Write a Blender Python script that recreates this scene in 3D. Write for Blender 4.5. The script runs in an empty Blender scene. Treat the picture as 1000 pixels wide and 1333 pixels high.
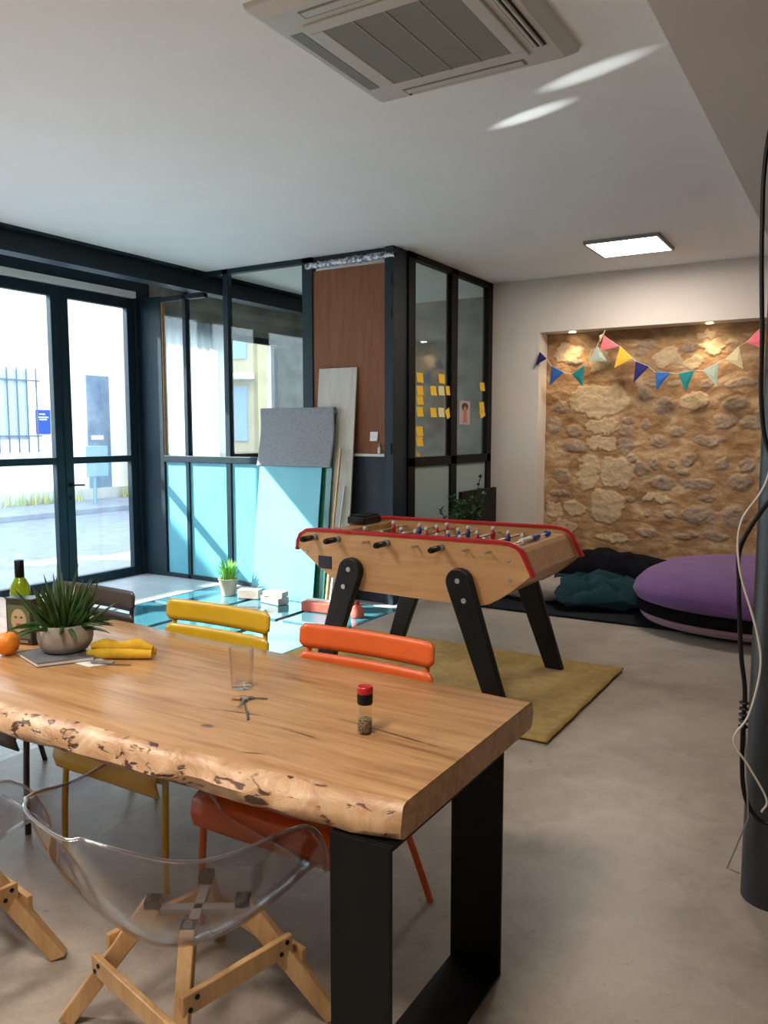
import bpy, math, random
from mathutils import Vector, Matrix, Euler, noise
random.seed(7)
SC = bpy.context.scene
COL = SC.collection
PI = math.pi

# ------------------------------------------------------------ mesh helper
class M:
    def __init__(s): s.v=[]; s.f=[]; s.mi=[]; s.cur=0
    def add(s, vs, fs):
        b=len(s.v); s.v += [Vector(p) for p in vs]
        for f in fs: s.f.append([b+i for i in f]); s.mi.append(s.cur)
        return s
    def box(s, c, size, rot=None):
        hx,hy,hz=[k/2 for k in size]; c=Vector(c)
        vs=[Vector((x,y,z)) for x in(-hx,hx) for y in(-hy,hy) for z in(-hz,hz)]
        if rot is not None:
            R=Euler(rot).to_matrix(); vs=[R@p for p in vs]
        return s.add([c+p for p in vs],[(0,1,3,2),(4,6,7,5),(0,4,5,1),(2,3,7,6),(0,2,6,4),(1,5,7,3)])
    def bb(s, x0,x1,y0,y1,z0,z1): return s.box(((x0+x1)/2,(y0+y1)/2,(z0+z1)/2),(x1-x0,y1-y0,z1-z0))
    def bar(s, a, b, w, h, up=(0,0,1), ext=0.0):
        a=Vector(a); b=Vector(b); d=(b-a).normalized(); a=a-d*ext; b=b+d*ext
        u=Vector(up); sx=d.cross(u)
        if sx.length<1e-4: sx=d.cross(Vector((1,0,0)))
        sx.normalize(); sy=sx.cross(d).normalized()
        vs=[p+sx*(i*w/2)+sy*(j*h/2) for p in(a,b) for i in(-1,1) for j in(-1,1)]
        return s.add(vs,[(0,1,3,2),(4,6,7,5),(0,4,5,1),(2,3,7,6),(0,2,6,4),(1,5,7,3)])
    def tube(s, pts, r, seg=8, cap=True):
        pts=[Vector(p) for p in pts]; n=len(pts); rs=r if isinstance(r,(list,tuple)) else [r]*n
        vs=[]; prev=None
        for i,p in enumerate(pts):
            t=(pts[min(i+1,n-1)]-pts[max(i-1,0)]).normalized()
            if prev is None:
                u=t.cross(Vector((0,0,1)));
                if u.length<1e-3: u=t.cross(Vector((1,0,0)))
            else: u=prev-t*prev.dot(t)
            u.normalize(); prev=u; w=t.cross(u)
            for k in range(seg):
                a=2*PI*k/seg; vs.append(p+(u*math.cos(a)+w*math.sin(a))*rs[i])
        fs=[(i*seg+k,i*seg+(k+1)%seg,(i+1)*seg+(k+1)%seg,(i+1)*seg+k) for i in range(n-1) for k in range(seg)]
        if cap: fs.append(tuple(range(seg))[::-1]); fs.append(tuple((n-1)*seg+k for k in range(seg)))
        return s.add(vs,fs)
    def lathe(s, prof, c=(0,0,0), seg=24, cap0=True, cap1=True, fn=None):
        c=Vector(c); n=len(prof); vs=[]
        for r,z in prof:
            for k in range(seg):
                a=2*PI*k/seg; rr=r*(fn(a,z) if fn else 1); vs.append(c+Vector((rr*math.cos(a),rr*math.sin(a),z)))
        fs=[(i*seg+k,i*seg+(k+1)%seg,(i+1)*seg+(k+1)%seg,(i+1)*seg+k) for i in range(n-1) for k in range(seg)]
        if cap0: fs.append(tuple(range(seg))[::-1])
        if cap1: fs.append(tuple((n-1)*seg+k for k in range(seg)))
        return s.add(vs,fs)
    def prism(s, poly, axis, a, b):
        def P(u,v,w): return {'y':(u,w,v),'x':(w,u,v),'z':(u,v,w)}[axis]
        n=len(poly); vs=[P(u,v,a) for u,v in poly]+[P(u,v,b) for u,v in poly]
        fs=[(i,(i+1)%n,n+(i+1)%n,n+i) for i in range(n)]+[tuple(range(n))[::-1],tuple(range(n,2*n))]
        return s.add(vs,fs)
    def grid(s, fn, nu, nv, closeu=False):
        vs=[fn(i/(nu-1 if not closeu else nu),j/(nv-1)) for j in range(nv) for i in range(nu)]
        fs=[(j*nu+i,j*nu+(i+1)%nu,(j+1)*nu+(i+1)%nu,(j+1)*nu+i) for j in range(nv-1) for i in range(nu if closeu else nu-1)]
        return s.add(vs,fs)
    def build(s, name, mat, parent=None, smooth=None, bevel=0, solid=0, sub=0, recalc=True):
        me=bpy.data.meshes.new(name)
        off=Vector((0,0,0))
        if parent is not None:
            p=parent
            while p is not None: off+=p.location; p=p.parent
        me.from_pydata([tuple(p-off) for p in s.v],[],s.f)
        mats=mat if isinstance(mat,(list,tuple)) else [mat]
        for m in mats: me.materials.append(m)
        if len(mats)>1:
            for p,i in zip(me.polygons,s.mi): p.material_index=i
        if recalc:
            import bmesh
            bm=bmesh.new(); bm.from_mesh(me); bmesh.ops.recalc_face_normals(bm,faces=bm.faces); bm.to_mesh(me); bm.free()
        if smooth is not None:
            me.shade_smooth(); me.set_sharp_from_angle(angle=math.radians(smooth))
        o=bpy.data.objects.new(name,me); COL.objects.link(o)
        if parent is not None: o.parent=parent
        if solid:
            md=o.modifiers.new('solid','SOLIDIFY'); md.thickness=solid; md.offset=0
        if sub:
            md=o.modifiers.new('sub','SUBSURF'); md.levels=sub; md.render_levels=sub
        if bevel:
            md=o.modifiers.new('bevel','BEVEL'); md.width=bevel; md.segments=2; md.limit_method='ANGLE'; md.angle_limit=math.radians(35)
            md.harden_normals=False
        return o

def tag(o,label=None,cat=None,group=None,kind=None):
    if label: o['label']=label
    if cat: o['category']=cat
    if group: o['group']=group
    if kind: o['kind']=kind
    return o
def thing(name,label,cat,loc=(0,0,0),group=None):
    o=bpy.data.objects.new(name,None); COL.objects.link(o); o.location=loc; o.empty_display_size=.1
    return tag(o,label,cat,group)
def struct(o): o['kind']='structure'; return o
def dup(root,loc,rz,label,group=None):
    r=root.copy(); COL.objects.link(r); r.location=loc; r.rotation_euler=(0,0,rz); r['label']=label
    if group: r['group']=group
    for ch in list(root.children):
        c=ch.copy(); COL.objects.link(c); c.parent=r
        for g in list(ch.children):
            d=g.copy(); COL.objects.link(d); d.parent=c
    return r
def rrect(w,h,r,n=4):
    pts=[]
    for cx,cy,a0 in((w/2-r,h/2-r,0),(-w/2+r,h/2-r,PI/2),(-w/2+r,-h/2+r,PI),(w/2-r,-h/2+r,1.5*PI)):
        for k in range(n+1):
            a=a0+k*PI/2/n; pts.append((cx+r*math.cos(a),cy+r*math.sin(a)))
    return pts
def smooth_path(pts,n=6):
    P=[Vector(p) for p in pts]; P=[P[0]*2-P[1]]+P+[P[-1]*2-P[-2]]; out=[]
    for i in range(1,len(P)-2):
        for k in range(n):
            t=k/n; a,b,c,d=P[i-1],P[i],P[i+1],P[i+2]
            out.append(.5*((2*b)+(c-a)*t+(2*a-5*b+4*c-d)*t*t+(3*b-a-3*c+d)*t**3))
    out.append(P[-2]); return out
def interp(tab,x):
    if x<=tab[0][0]: return tab[0][1]
    for (a,va),(b,vb) in zip(tab,tab[1:]):
        if x<=b:
            t=(x-a)/(b-a); t=t*t*(3-2*t)
            if isinstance(va,(tuple,list)): return tuple(p+(q-p)*t for p,q in zip(va,vb))
            return va+(vb-va)*t
    return tab[-1][1]

# ------------------------------------------------------------ materials
def newmat(name):
    m=bpy.data.materials.new(name); m.use_nodes=True; nt=m.node_tree; nt.nodes.clear()
    out=nt.nodes.new('ShaderNodeOutputMaterial'); return m,nt,out
def N(nt,t,**k):
    n=nt.nodes.new('ShaderNode'+t)
    for a,b in k.items():
        if a in n.inputs.keys() if isinstance(a,str) else False: n.inputs[a].default_value=b
        else: setattr(n,a,b)
    return n
def pr(name,c,rough=.5,metal=0,trans=0,ior=1.45,emis=None,es=0,coat=0,spec=.5,sheen=0):
    m,nt,out=newmat(name); p=nt.nodes.new('ShaderNodeBsdfPrincipled')
    p.inputs['Base Color'].default_value=(*c,1); p.inputs['Roughness'].default_value=rough
    p.inputs['Metallic'].default_value=metal; p.inputs['Transmission Weight'].default_value=trans; p.inputs['IOR'].default_value=ior
    p.inputs['Coat Weight'].default_value=coat; p.inputs['Specular IOR Level'].default_value=spec; p.inputs['Sheen Weight'].default_value=sheen
    if emis: p.inputs['Emission Color'].default_value=(*emis,1); p.inputs['Emission Strength'].default_value=es
    nt.links.new(p.outputs[0],out.inputs[0]); return m
def ramp(nt,fac,stops):
    r=nt.nodes.new('ShaderNodeValToRGB'); e=r.color_ramp.elements
    while len(e)<len(stops): e.new(.5)
    for el,(pos,c) in zip(e,stops): el.position=pos; el.color=(*c,1) if len(c)==3 else c
    nt.links.new(fac,r.inputs[0]); return r.outputs[0]
def coords(nt,scale=(1,1,1),rot=(0,0,0),loc=(0,0,0),kind='Object'):
    tc=nt.nodes.new('ShaderNodeTexCoord'); mp=nt.nodes.new('ShaderNodeMapping')
    mp.inputs['Scale'].default_value=scale; mp.inputs['Rotation'].default_value=rot; mp.inputs['Location'].default_value=loc
    nt.links.new(tc.outputs[kind],mp.inputs[0]); return mp.outputs[0]
def noi(nt,vec,scale,detail=5,rough=.55,dist=0):
    n=nt.nodes.new('ShaderNodeTexNoise'); n.inputs['Scale'].default_value=scale; n.inputs['Detail'].default_value=detail
    n.inputs['Roughness'].default_value=rough; n.inputs['Distortion'].default_value=dist; nt.links.new(vec,n.inputs['Vector']); return n.outputs['Fac']
def mixc(nt,fac,a,b,mode='MIX'):
    n=nt.nodes.new('ShaderNodeMix'); n.data_type='RGBA'; n.blend_type=mode
    for s_,v in((0,fac),(6,a),(7,b)):
        if hasattr(v,'is_linked'): nt.links.new(v,n.inputs[s_])
        elif s_==0: n.inputs[0].default_value=v
        else: n.inputs[s_].default_value=(*v,1)
    return n.outputs[2]
def math_(nt,op,a,b=None,c=None):
    n=nt.nodes.new('ShaderNodeMath'); n.operation=op
    for i,v in enumerate((a,b,c)):
        if v is None: continue
        if hasattr(v,'is_linked'): nt.links.new(v,n.inputs[i])
        else: n.inputs[i].default_value=v
    return n.outputs[0]
def bumpn(nt,h,strength=.3,dist=.01):
    b=nt.nodes.new('ShaderNodeBump'); b.inputs['Strength'].default_value=strength; b.inputs['Distance'].default_value=dist
    nt.links.new(h,b.inputs['Height']); return b.outputs[0]
def noisy(name,c1,c2,scale=8,stretch=(1,1,1),rough=.5,bump=.0,bscale=None,metal=0,detail=5,coat=0,sheen=0,lo=.3,hi=.7,spec=.5):
    m,nt,out=newmat(name); p=nt.nodes.new('ShaderNodeBsdfPrincipled'); v=coords(nt,stretch)
    f=noi(nt,v,scale,detail); c=ramp(nt,f,[(lo,c1),(hi,c2)]); nt.links.new(c,p.inputs['Base Color'])
    p.inputs['Roughness'].default_value=rough; p.inputs['Metallic'].default_value=metal; p.inputs['Coat Weight'].default_value=coat
    p.inputs['Sheen Weight'].default_value=sheen; p.inputs['Specular IOR Level'].default_value=spec
    if bump:
        h=noi(nt,v,bscale or scale*3,6,.6); nt.links.new(bumpn(nt,h,bump,.01),p.inputs['Normal'])
    nt.links.new(p.outputs[0],out.inputs[0]); return m
def wood(name,c1,c2,c3,axis='x',scale=1.0,rough=.35,coat=0,spec=.5,wave=5):
    m,nt,out=newmat(name); p=nt.nodes.new('ShaderNodeBsdfPrincipled')
    st={'x':(.35,3,3),'y':(3,.35,3),'z':(3,3,.35)}[axis]
    v=coords(nt,tuple(k*scale for k in st))
    n1=noi(nt,v,2.2,6,.6,1.5); n2=noi(nt,v,11,8,.7,.4)
    f=math_(nt,'MULTIPLY_ADD',n2,.35,math_(nt,'MULTIPLY',n1,.65))
    c=ramp(nt,f,[(.34,c1),(.5,c2),(.66,c3)]); nt.links.new(c,p.inputs['Base Color'])
    p.inputs['Roughness'].default_value=rough; p.inputs['Coat Weight'].default_value=coat; p.inputs['Coat Roughness'].default_value=.15
    p.inputs['Specular IOR Level'].default_value=spec
    nt.links.new(bumpn(nt,n2,.06,.002),p.inputs['Normal'])
    nt.links.new(p.outputs[0],out.inputs[0]); return m
def pane(name,tint=(1,1,1),refl=1.0,rough=.0):
    m,nt,out=newmat(name); t=nt.nodes.new('ShaderNodeBsdfTransparent'); t.inputs[0].default_value=(*tint,1)
    g=nt.nodes.new('ShaderNodeBsdfGlossy'); g.inputs['Roughness'].default_value=rough
    fr=nt.nodes.new('ShaderNodeLayerWeight'); fr.inputs[0].default_value=.5
    k=math_(nt,'MULTIPLY_ADD',math_(nt,'POWER',fr.outputs['Facing'],4),.45*refl,.035*refl); mx=nt.nodes.new('ShaderNodeMixShader')
    nt.links.new(k,mx.inputs[0]); nt.links.new(t.outputs[0],mx.inputs[1]); nt.links.new(g.outputs[0],mx.inputs[2])
    nt.links.new(mx.outputs[0],out.inputs[0]); return m
def translucent(name,c,k=.5,rough=.3,gl=.08):
    m,nt,out=newmat(name); d=nt.nodes.new('ShaderNodeBsdfDiffuse'); t=nt.nodes.new('ShaderNodeBsdfTranslucent'); g=nt.nodes.new('ShaderNodeBsdfGlossy')
    d.inputs[0].default_value=t.inputs[0].default_value=(*c,1); g.inputs['Roughness'].default_value=rough
    a=nt.nodes.new('ShaderNodeMixShader'); a.inputs[0].default_value=k; b=nt.nodes.new('ShaderNodeMixShader'); b.inputs[0].default_value=gl
    nt.links.new(d.outputs[0],a.inputs[1]); nt.links.new(t.outputs[0],a.inputs[2]); nt.links.new(a.outputs[0],b.inputs[1]); nt.links.new(g.outputs[0],b.inputs[2])
    nt.links.new(b.outputs[0],out.inputs[0]); return m
def emit(name,c,s):
    m,nt,out=newmat(name); e=nt.nodes.new('ShaderNodeEmission'); e.inputs[0].default_value=(*c,1); e.inputs[1].default_value=s
    nt.links.new(e.outputs[0],out.inputs[0]); return m
def ellmask(nt,vec,cx,cy,rx,ry,ang=0,warp=None,soft=.35):
    """soft-edged ellipse on object XY"""
    sub=nt.nodes.new('ShaderNodeMapping'); sub.vector_type='TEXTURE'
    sub.inputs['Location'].default_value=(cx,cy,0); sub.inputs['Rotation'].default_value=(0,0,ang); sub.inputs['Scale'].default_value=(rx,ry,1e5)
    nt.links.new(vec,sub.inputs[0]); ln=nt.nodes.new('ShaderNodeVectorMath'); ln.operation='LENGTH'; nt.links.new(sub.outputs[0],ln.inputs[0])
    d=ln.outputs['Value']
    if warp is not None: d=math_(nt,'ADD',d,math_(nt,'MULTIPLY_ADD',warp,1.2,-.6))
    mr=nt.nodes.new('ShaderNodeMapRange'); mr.inputs[1].default_value=1.0; mr.inputs[2].default_value=1-soft; mr.inputs[3].default_value=0; mr.inputs[4].default_value=1
    nt.links.new(d,mr.inputs[0]); return mr.outputs[0]

W_ceiling=noisy('ceiling_paint',(.84,.835,.825),(.87,.865,.855),3,rough=.75)
W_wall=noisy('wall_paint',(.66,.60,.55),(.70,.64,.59),2.5,rough=.8,bump=.03,bscale=60)
W_soffit=noisy('soffit_paint',(.66,.61,.58),(.69,.64,.61),3,rough=.8)
DARK=noisy('dark_steel',(.006,.017,.025),(.010,.025,.035),6,rough=.45,bump=.02,spec=.3)
BLACKSTEEL=noisy('black_powder_coat',(.003,.003,.0032),(.0055,.0055,.0055),14,rough=.5,bump=.03,bscale=200,spec=.18)
NAVY=noisy('navy_grey_panel',(.018,.023,.034),(.025,.031,.044),5,rough=.5,spec=.25)
PANE=pane('clear_glass',(.97,.99,.98))
PANE_IN=pane('partition_glass',(.90,.95,.93),1.3)
TURQ=noisy('turquoise_panel',(.11,.38,.47),(.14,.43,.52),2,rough=.35)
TURQ2=noisy('turquoise_board',(.13,.43,.51),(.16,.48,.56),2,rough=.4)
FROST=translucent('frosted_glass',(.42,.50,.47),.45)
WHITE=pr('white_plastic',(.55,.53,.50),.45)
WHITE2=pr('white_matte',(.75,.75,.73),.6)
GREYMESH=noisy('grille_mesh',(.20,.19,.17),(.26,.25,.22),300,rough=.7,lo=.4,hi=.6)
CHROME=pr('brushed_steel',(.62,.62,.62),.28,1)
RED=pr('red_plastic',(.42,.010,.012),.32,coat=.3)
BLUE=pr('blue_plastic',(.02,.06,.35),.35)
BLACK=pr('black_plastic',(.005,.005,.006),.4,spec=.3)
BLACKLEG=noisy('black_varnish',(.003,.003,.004),(.007,.007,.008),20,rough=.38,bump=.05,spec=.3)

# polished concrete
def mk_concrete():
    m,nt,out=newmat('polished_concrete'); p=nt.nodes.new('ShaderNodeBsdfPrincipled'); v=coords(nt)
    a=noi(nt,v,.9,8,.62,.4); b=noi(nt,v,5,8,.7,.8); c=noi(nt,v,60,3,.6)
    f=math_(nt,'ADD',math_(nt,'MULTIPLY',a,.55),math_(nt,'ADD',math_(nt,'MULTIPLY',b,.35),math_(nt,'MULTIPLY',c,.10)))
    col=ramp(nt,f,[(.36,(.20,.17,.14)),(.46,(.30,.26,.215)),(.54,(.37,.325,.275)),(.64,(.46,.41,.35))])
    sp=noi(nt,v,23,2,.4); col=mixc(nt,ramp(nt,sp,[(.72,(0,0,0)),(.76,(.4,.4,.4))]),col,(.12,.10,.085))
    nt.links.new(col,p.inputs['Base Color'])
    r=nt.nodes.new('ShaderNodeMapRange'); r.inputs[3].default_value=.26; r.inputs[4].default_value=.52; nt.links.new(b,r.inputs[0]); nt.links.new(r.outputs[0],p.inputs['Roughness'])
    nt.links.new(bumpn(nt,b,.05,.004),p.inputs['Normal']); nt.links.new(p.outputs[0],out.inputs[0]); return m
CONC=mk_concrete()
def mk_tiles():
    m,nt,out=newmat('pale_floor_tiles'); p=nt.nodes.new('ShaderNodeBsdfPrincipled'); v=coords(nt)
    br=nt.nodes.new('ShaderNodeTexBrick'); br.offset=0; br.inputs['Scale'].default_value=1.0
    br.inputs['Brick Width'].default_value=.6; br.inputs['Row Height'].default_value=.3; br.inputs['Mortar Size'].default_value=.004
    br.inputs['Color1'].default_value=(.52,.53,.54,1); br.inputs['Color2'].default_value=(.47,.48,.50,1); br.inputs['Mortar'].default_value=(.16,.17,.18,1)
    nt.links.new(v,br.inputs[0]); n=noi(nt,v,7,6); c=mixc(nt,.35,br.outputs[0],ramp(nt,n,[(.3,(.38,.38,.39)),(.7,(.62,.62,.63))]))
    nt.links.new(c,p.inputs['Base Color']); p.inputs['Roughness'].default_value=.3; nt.links.new(p.outputs[0],out.inputs[0]); return m
TILE=mk_tiles()
GLASSFLOOR=noisy('blue_glass_floor',(.035,.14,.18),(.06,.20,.25),2,rough=.08,coat=.5)

def mk_table():
    m,nt,out=newmat('live_edge_timber'); p=nt.nodes.new('ShaderNodeBsdfPrincipled')
    tc=nt.nodes.new('ShaderNodeTexCoord'); v=coords(nt,(.55,3.2,3.2)); vo=tc.outputs['Object']
    n1=noi(nt,v,1.7,6,.6,1.8); n2=noi(nt,coords(nt,(.5,9,9)),6,8,.75,.6); n3=noi(nt,coords(nt,(.25,5,5)),3.,4,.5,2.5)
    f=math_(nt,'ADD',math_(nt,'MULTIPLY',n1,.42),math_(nt,'ADD',math_(nt,'MULTIPLY',n2,.26),math_(nt,'MULTIPLY',n3,.32)))
    col=ramp(nt,f,[(.34,(.19,.085,.032)),(.43,(.33,.165,.064)),(.50,(.43,.235,.098)),(.57,(.50,.29,.128)),(.66,(.57,.35,.17))])
    w=noi(nt,vo,30,4,.6)
    for cx,cy,rx,ry,an in((-1.555,1.612,.030,.016,.1),(-1.07,1.83,.24,.006,-.12),(-1.56,1.74,.11,.008,.2),(-1.32,1.53,.045,.006,.3),(-1.28,1.70,.10,.006,-.1),(-2.9,1.6,.03,.02,0)):
        k=ellmask(nt,vo,cx,cy,rx,ry,an,w,.6); col=mixc(nt,math_(nt,'MULTIPLY',k,.85),col,(.075,.030,.012))
    nt.links.new(col,p.inputs['Base Color']); p.inputs['Roughness'].default_value=.30; p.inputs['Coat Weight'].default_value=.15; p.inputs['Coat Roughness'].default_value=.22
    nt.links.new(bumpn(nt,n2,.08,.002),p.inputs['Normal']); nt.links.new(p.outputs[0],out.inputs[0]); return m
def mk_edge():
    m,nt,out=newmat('bark_edge_timber'); p=nt.nodes.new('ShaderNodeBsdfPrincipled')
    v=coords(nt,(1,1,1.3)); n1=noi(nt,v,7,6,.65,1.2); n2=noi(nt,coords(nt,(1,1,2.4)),17,3,.5,.9); n3=noi(nt,v,3,2)
    col=ramp(nt,n1,[(.32,(.34,.17,.08)),(.47,(.46,.27,.14)),(.60,(.57,.38,.23)),(.72,(.66,.50,.34))])
    pit=ramp(nt,math_(nt,'MULTIPLY',n2,math_(nt,'ADD',n3,.5)),[(.56,(0,0,0)),(.62,(1,1,1))])
    col=mixc(nt,pit,col,(.07,.025,.012)); nt.links.new(col,p.inputs['Base Color']); p.inputs['Roughness'].default_value=.38
    h=math_(nt,'SUBTRACT',n1,math_(nt,'MULTIPLY',pit,.6)); nt.links.new(bumpn(nt,h,.5,.012),p.inputs['Normal'])
    nt.links.new(p.outputs[0],out.inputs[0]); return m
TABLE=mk_table(); TEDGE=mk_edge()
OAK=wood('oak_veneer',(.40,.20,.075),(.52,.285,.12),(.60,.345,.16),'x',1.2,.38,.15)
OAKLEG=wood('oak_leg',(.42,.24,.10),(.54,.33,.15),(.62,.40,.20),'z',2.5,.45)
WALNUT=wood('brown_door_veneer',(.17,.066,.032),(.22,.088,.044),(.26,.11,.058),'z',1.5,.6,spec=.2)
PALEWOOD=wood('pale_board',(.42,.39,.33),(.50,.47,.41),(.55,.52,.46),'z',1.3,.6)

def mk_stone():
    m,nt,out=newmat('old_stone_masonry'); p=nt.nodes.new('ShaderNodeBsdfPrincipled'); v=coords(nt)
    at=nt.nodes.new('ShaderNodeAttribute'); at.attribute_name='stone'; sp=nt.nodes.new('ShaderNodeSeparateColor'); nt.links.new(at.outputs['Color'],sp.inputs[0])
    a=noi(nt,coords(nt,(1,1,2.2)),3.2,7,.65,.6); b=noi(nt,v,24,6,.7); c=noi(nt,v,90,3,.6)
    col=ramp(nt,a,[(.38,(.27,.145,.062)),(.47,(.38,.22,.105)),(.54,(.48,.30,.155)),(.62,(.60,.43,.26))])
    col=mixc(nt,math_(nt,'MULTIPLY',b,.45),col,(.30,.18,.10))
    grey=ramp(nt,b,[(.35,(.20,.155,.125)),(.6,(.36,.30,.25))]); pale=ramp(nt,b,[(.35,(.50,.37,.22)),(.62,(.68,.54,.36))])
    col=mixc(nt,sp.outputs[0],col,grey); col=mixc(nt,sp.outputs[1],col,pale)
    nt.links.new(col,p.inputs['Base Color']); p.inputs['Roughness'].default_value=.9; p.inputs['Specular IOR Level'].default_value=.2
    h=math_(nt,'ADD',b,math_(nt,'MULTIPLY',c,.4)); nt.links.new(bumpn(nt,h,.55,.02),p.inputs['Normal']); nt.links.new(p.outputs[0],out.inputs[0]); return m
STONE=mk_stone()
GREYSTONE=noisy('grey_rubble_wall',(.20,.19,.165),(.40,.38,.34),2.4,(1,1,1.6),.9,.5,14,detail=9)
FABRIC=noisy('grey_felt',(.18,.19,.21),(.30,.31,.33),70,rough=.95,bump=.3,bscale=160,sheen=.3)
RUGM=noisy('ochre_rug_pile',(.36,.21,.030),(.53,.345,.060),16,rough=1,bump=.9,bscale=190,sheen=.2,detail=8)

# ------------------------------------------------------------ camera
cam=bpy.data.cameras.new('camera'); co=bpy.data.objects.new('camera',cam); COL.objects.link(co)
cam.sensor_fit='VERTICAL'; cam.sensor_height=24; cam.lens=24*1040/1333; cam.clip_start=.05; cam.clip_end=200
co.location=(0,0,1.6); co.rotation_euler=(PI/2-math.atan(.1),0,math.radians(31.1)); SC.camera=co

# ------------------------------------------------------------ room shell
CH=3.25; XW=-7.0; YP=6.33; XS=-3.70; YB=8.45
def S(name,m,mat,**k): return struct(m.build(name,mat,None,**k))
S('floor',M().bb(-3.55,3.7,-3.2,9.2,-.2,0),CONC)
m=M(); m.bb(-7.15,-3.55,-3.2,4.35,-.2,0); m.bb(-7.15,-5.78,4.35,9.6,-.2,0); m.bb(-5.78,-3.55,6.2,9.6,-.2,0)
S('floor',m,TILE)
# glass floor of walkable panels in the tiles
gf=struct(thing('floor_glass','blue walkable glass panels set in the floor','floor',(-4.7,5.3,0)))
for x0,x1 in((-5.78,-5.04),(-5.0,-4.28),(-4.24,-3.55)):
    for y0,y1 in((4.35,5.25),(5.29,6.2)):
        M().bb(x0+.015,x1-.015,y0+.015,y1-.015,-.2,-.003).build('glass_panel',GLASSFLOOR,gf,bevel=.004)
M().bb(-5.78,-3.55,4.35,6.2,-.25,-.02).build('metal_grid',CHROME,gf)
S('ceiling',M().bb(-7.3,3.9,-3.4,9.8,CH,CH+.25),W_ceiling)
S('trim_1',M().bb(-.665,3.7,-3.2,YB,2.95,CH-.002),W_soffit)
S('wall_right',M().bb(3.5,3.7,-3.2,9.2,0,CH),W_wall)
S('wall_front',M().bb(-7.0,3.5,-3.3,-3.1,0,CH),W_wall)
# back wall with stone niche
NX0,NX1,NZ=-3.12,-.3,2.68; NY=8.70
m=M(); m.bb(XS-.05,NX0,YB,9.0,0,CH); m.bb(NX0,NX1,YB,9.0,NZ,CH); m.bb(NX1,3.5,YB,9.0,0,CH)
S('wall_back',m,W_wall)
S('baseboard_back',M().bb(XS+.02,NX0,YB-.014,YB-.001,0,.09),WHITE)
stones=[(-3.04,2.04,.083,.112,0),(-2.97,1.87,.099,.056,1),(-3.03,1.67,.083,.081,1),(-2.77,1.44,.129,.071,1),(-2.92,1.12,.091,.081,1),(-2.94,.91,.1,.032,1),(-2.78,1.62,.097,.063,1),(-2.52,1.93,.293,.148,2),(-2.48,1.66,.148,.077,2),(-2.47,1.48,.148,.07,2),(-2.62,1.17,.096,.175,2),(-2.32,1.17,.168,.141,2),(-2.4,.79,.171,.142,2),(-3.01,.72,.084,.082,2),(-2.76,.74,.098,.081,2),(-2.54,2.38,.094,.108,2),(-1.82,2.36,.114,.088,2),(-1.83,1.88,.101,.075,1),(-2.04,1.99,.074,.06,1),(-1.14,1.89,.118,.071,1),(-1.54,1.91,.111,.08,2),(-2.02,1.68,.044,.053,1),(-2.23,1.62,.068,.07,1),(-2.22,1.45,.084,.077,1),(-1.87,1.5,.087,.06,1),(-1.7,1.6,.071,.044,1),(-1.38,1.51,.136,.051,1),(-1.23,1.71,.101,.065,1),(-1.0,1.69,.078,.056,1),(-1.92,1.27,.044,.054,1),(-2.05,1.21,.075,.062,1),(-1.74,1.27,.043,.045,1),(-1.57,1.32,.084,.059,1),(-1.62,1.18,.057,.033,1),(-1.25,1.27,.061,.058,1),(-1.02,1.27,.078,.057,1),(-1.82,1.07,.116,.068,1),(-1.48,1.07,.153,.052,1),(-1.07,1.1,.105,.072,1),(-1.89,.9,.146,.043,2),(-1.38,.93,.083,.033,1),(-2.17,.88,.061,.028,1),(-1.45,.74,.167,.082,1),(-1.11,.75,.106,.087,1),(-1.96,.73,.037,.039,1),(-1.74,.74,.057,.038,1),(-1.41,2.44,.122,.029,2),(-1.45,2.57,.069,.036,2),(-1.57,2.3,.125,.044,2),(-1.21,2.5,.053,.026,2),(-2.03,2.52,.088,.045,1),(-1.96,2.11,.073,.038,1),(-1.1,2.08,.143,.043,1),(-1.43,2.09,.062,.036,1),(-2.2,1.72,.061,.031,1),(-2.09,2.43,.059,.045,1),(-1.6,2.46,.084,.044,1),(-2.88,2.47,.146,.078,2),(-2.81,2.36,.08,.031,1),(-2.14,1.32,.06,.046,1),(-1.61,.52,.085,.03,1),(-1.97,.53,.105,.039,1),(-2.33,.46,.155,.04,2),(-1.5,.55,.042,.023,1),(-2.88,.54,.132,.049,2),(-1.28,.54,.122,.044,1),(-1.73,2.1,.071,.029,1)]
for k in range(26): stones.append((random.uniform(-.9,-.33),random.uniform(.1,2.6),random.uniform(.05,.12),random.uniform(.03,.07),1))
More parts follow.
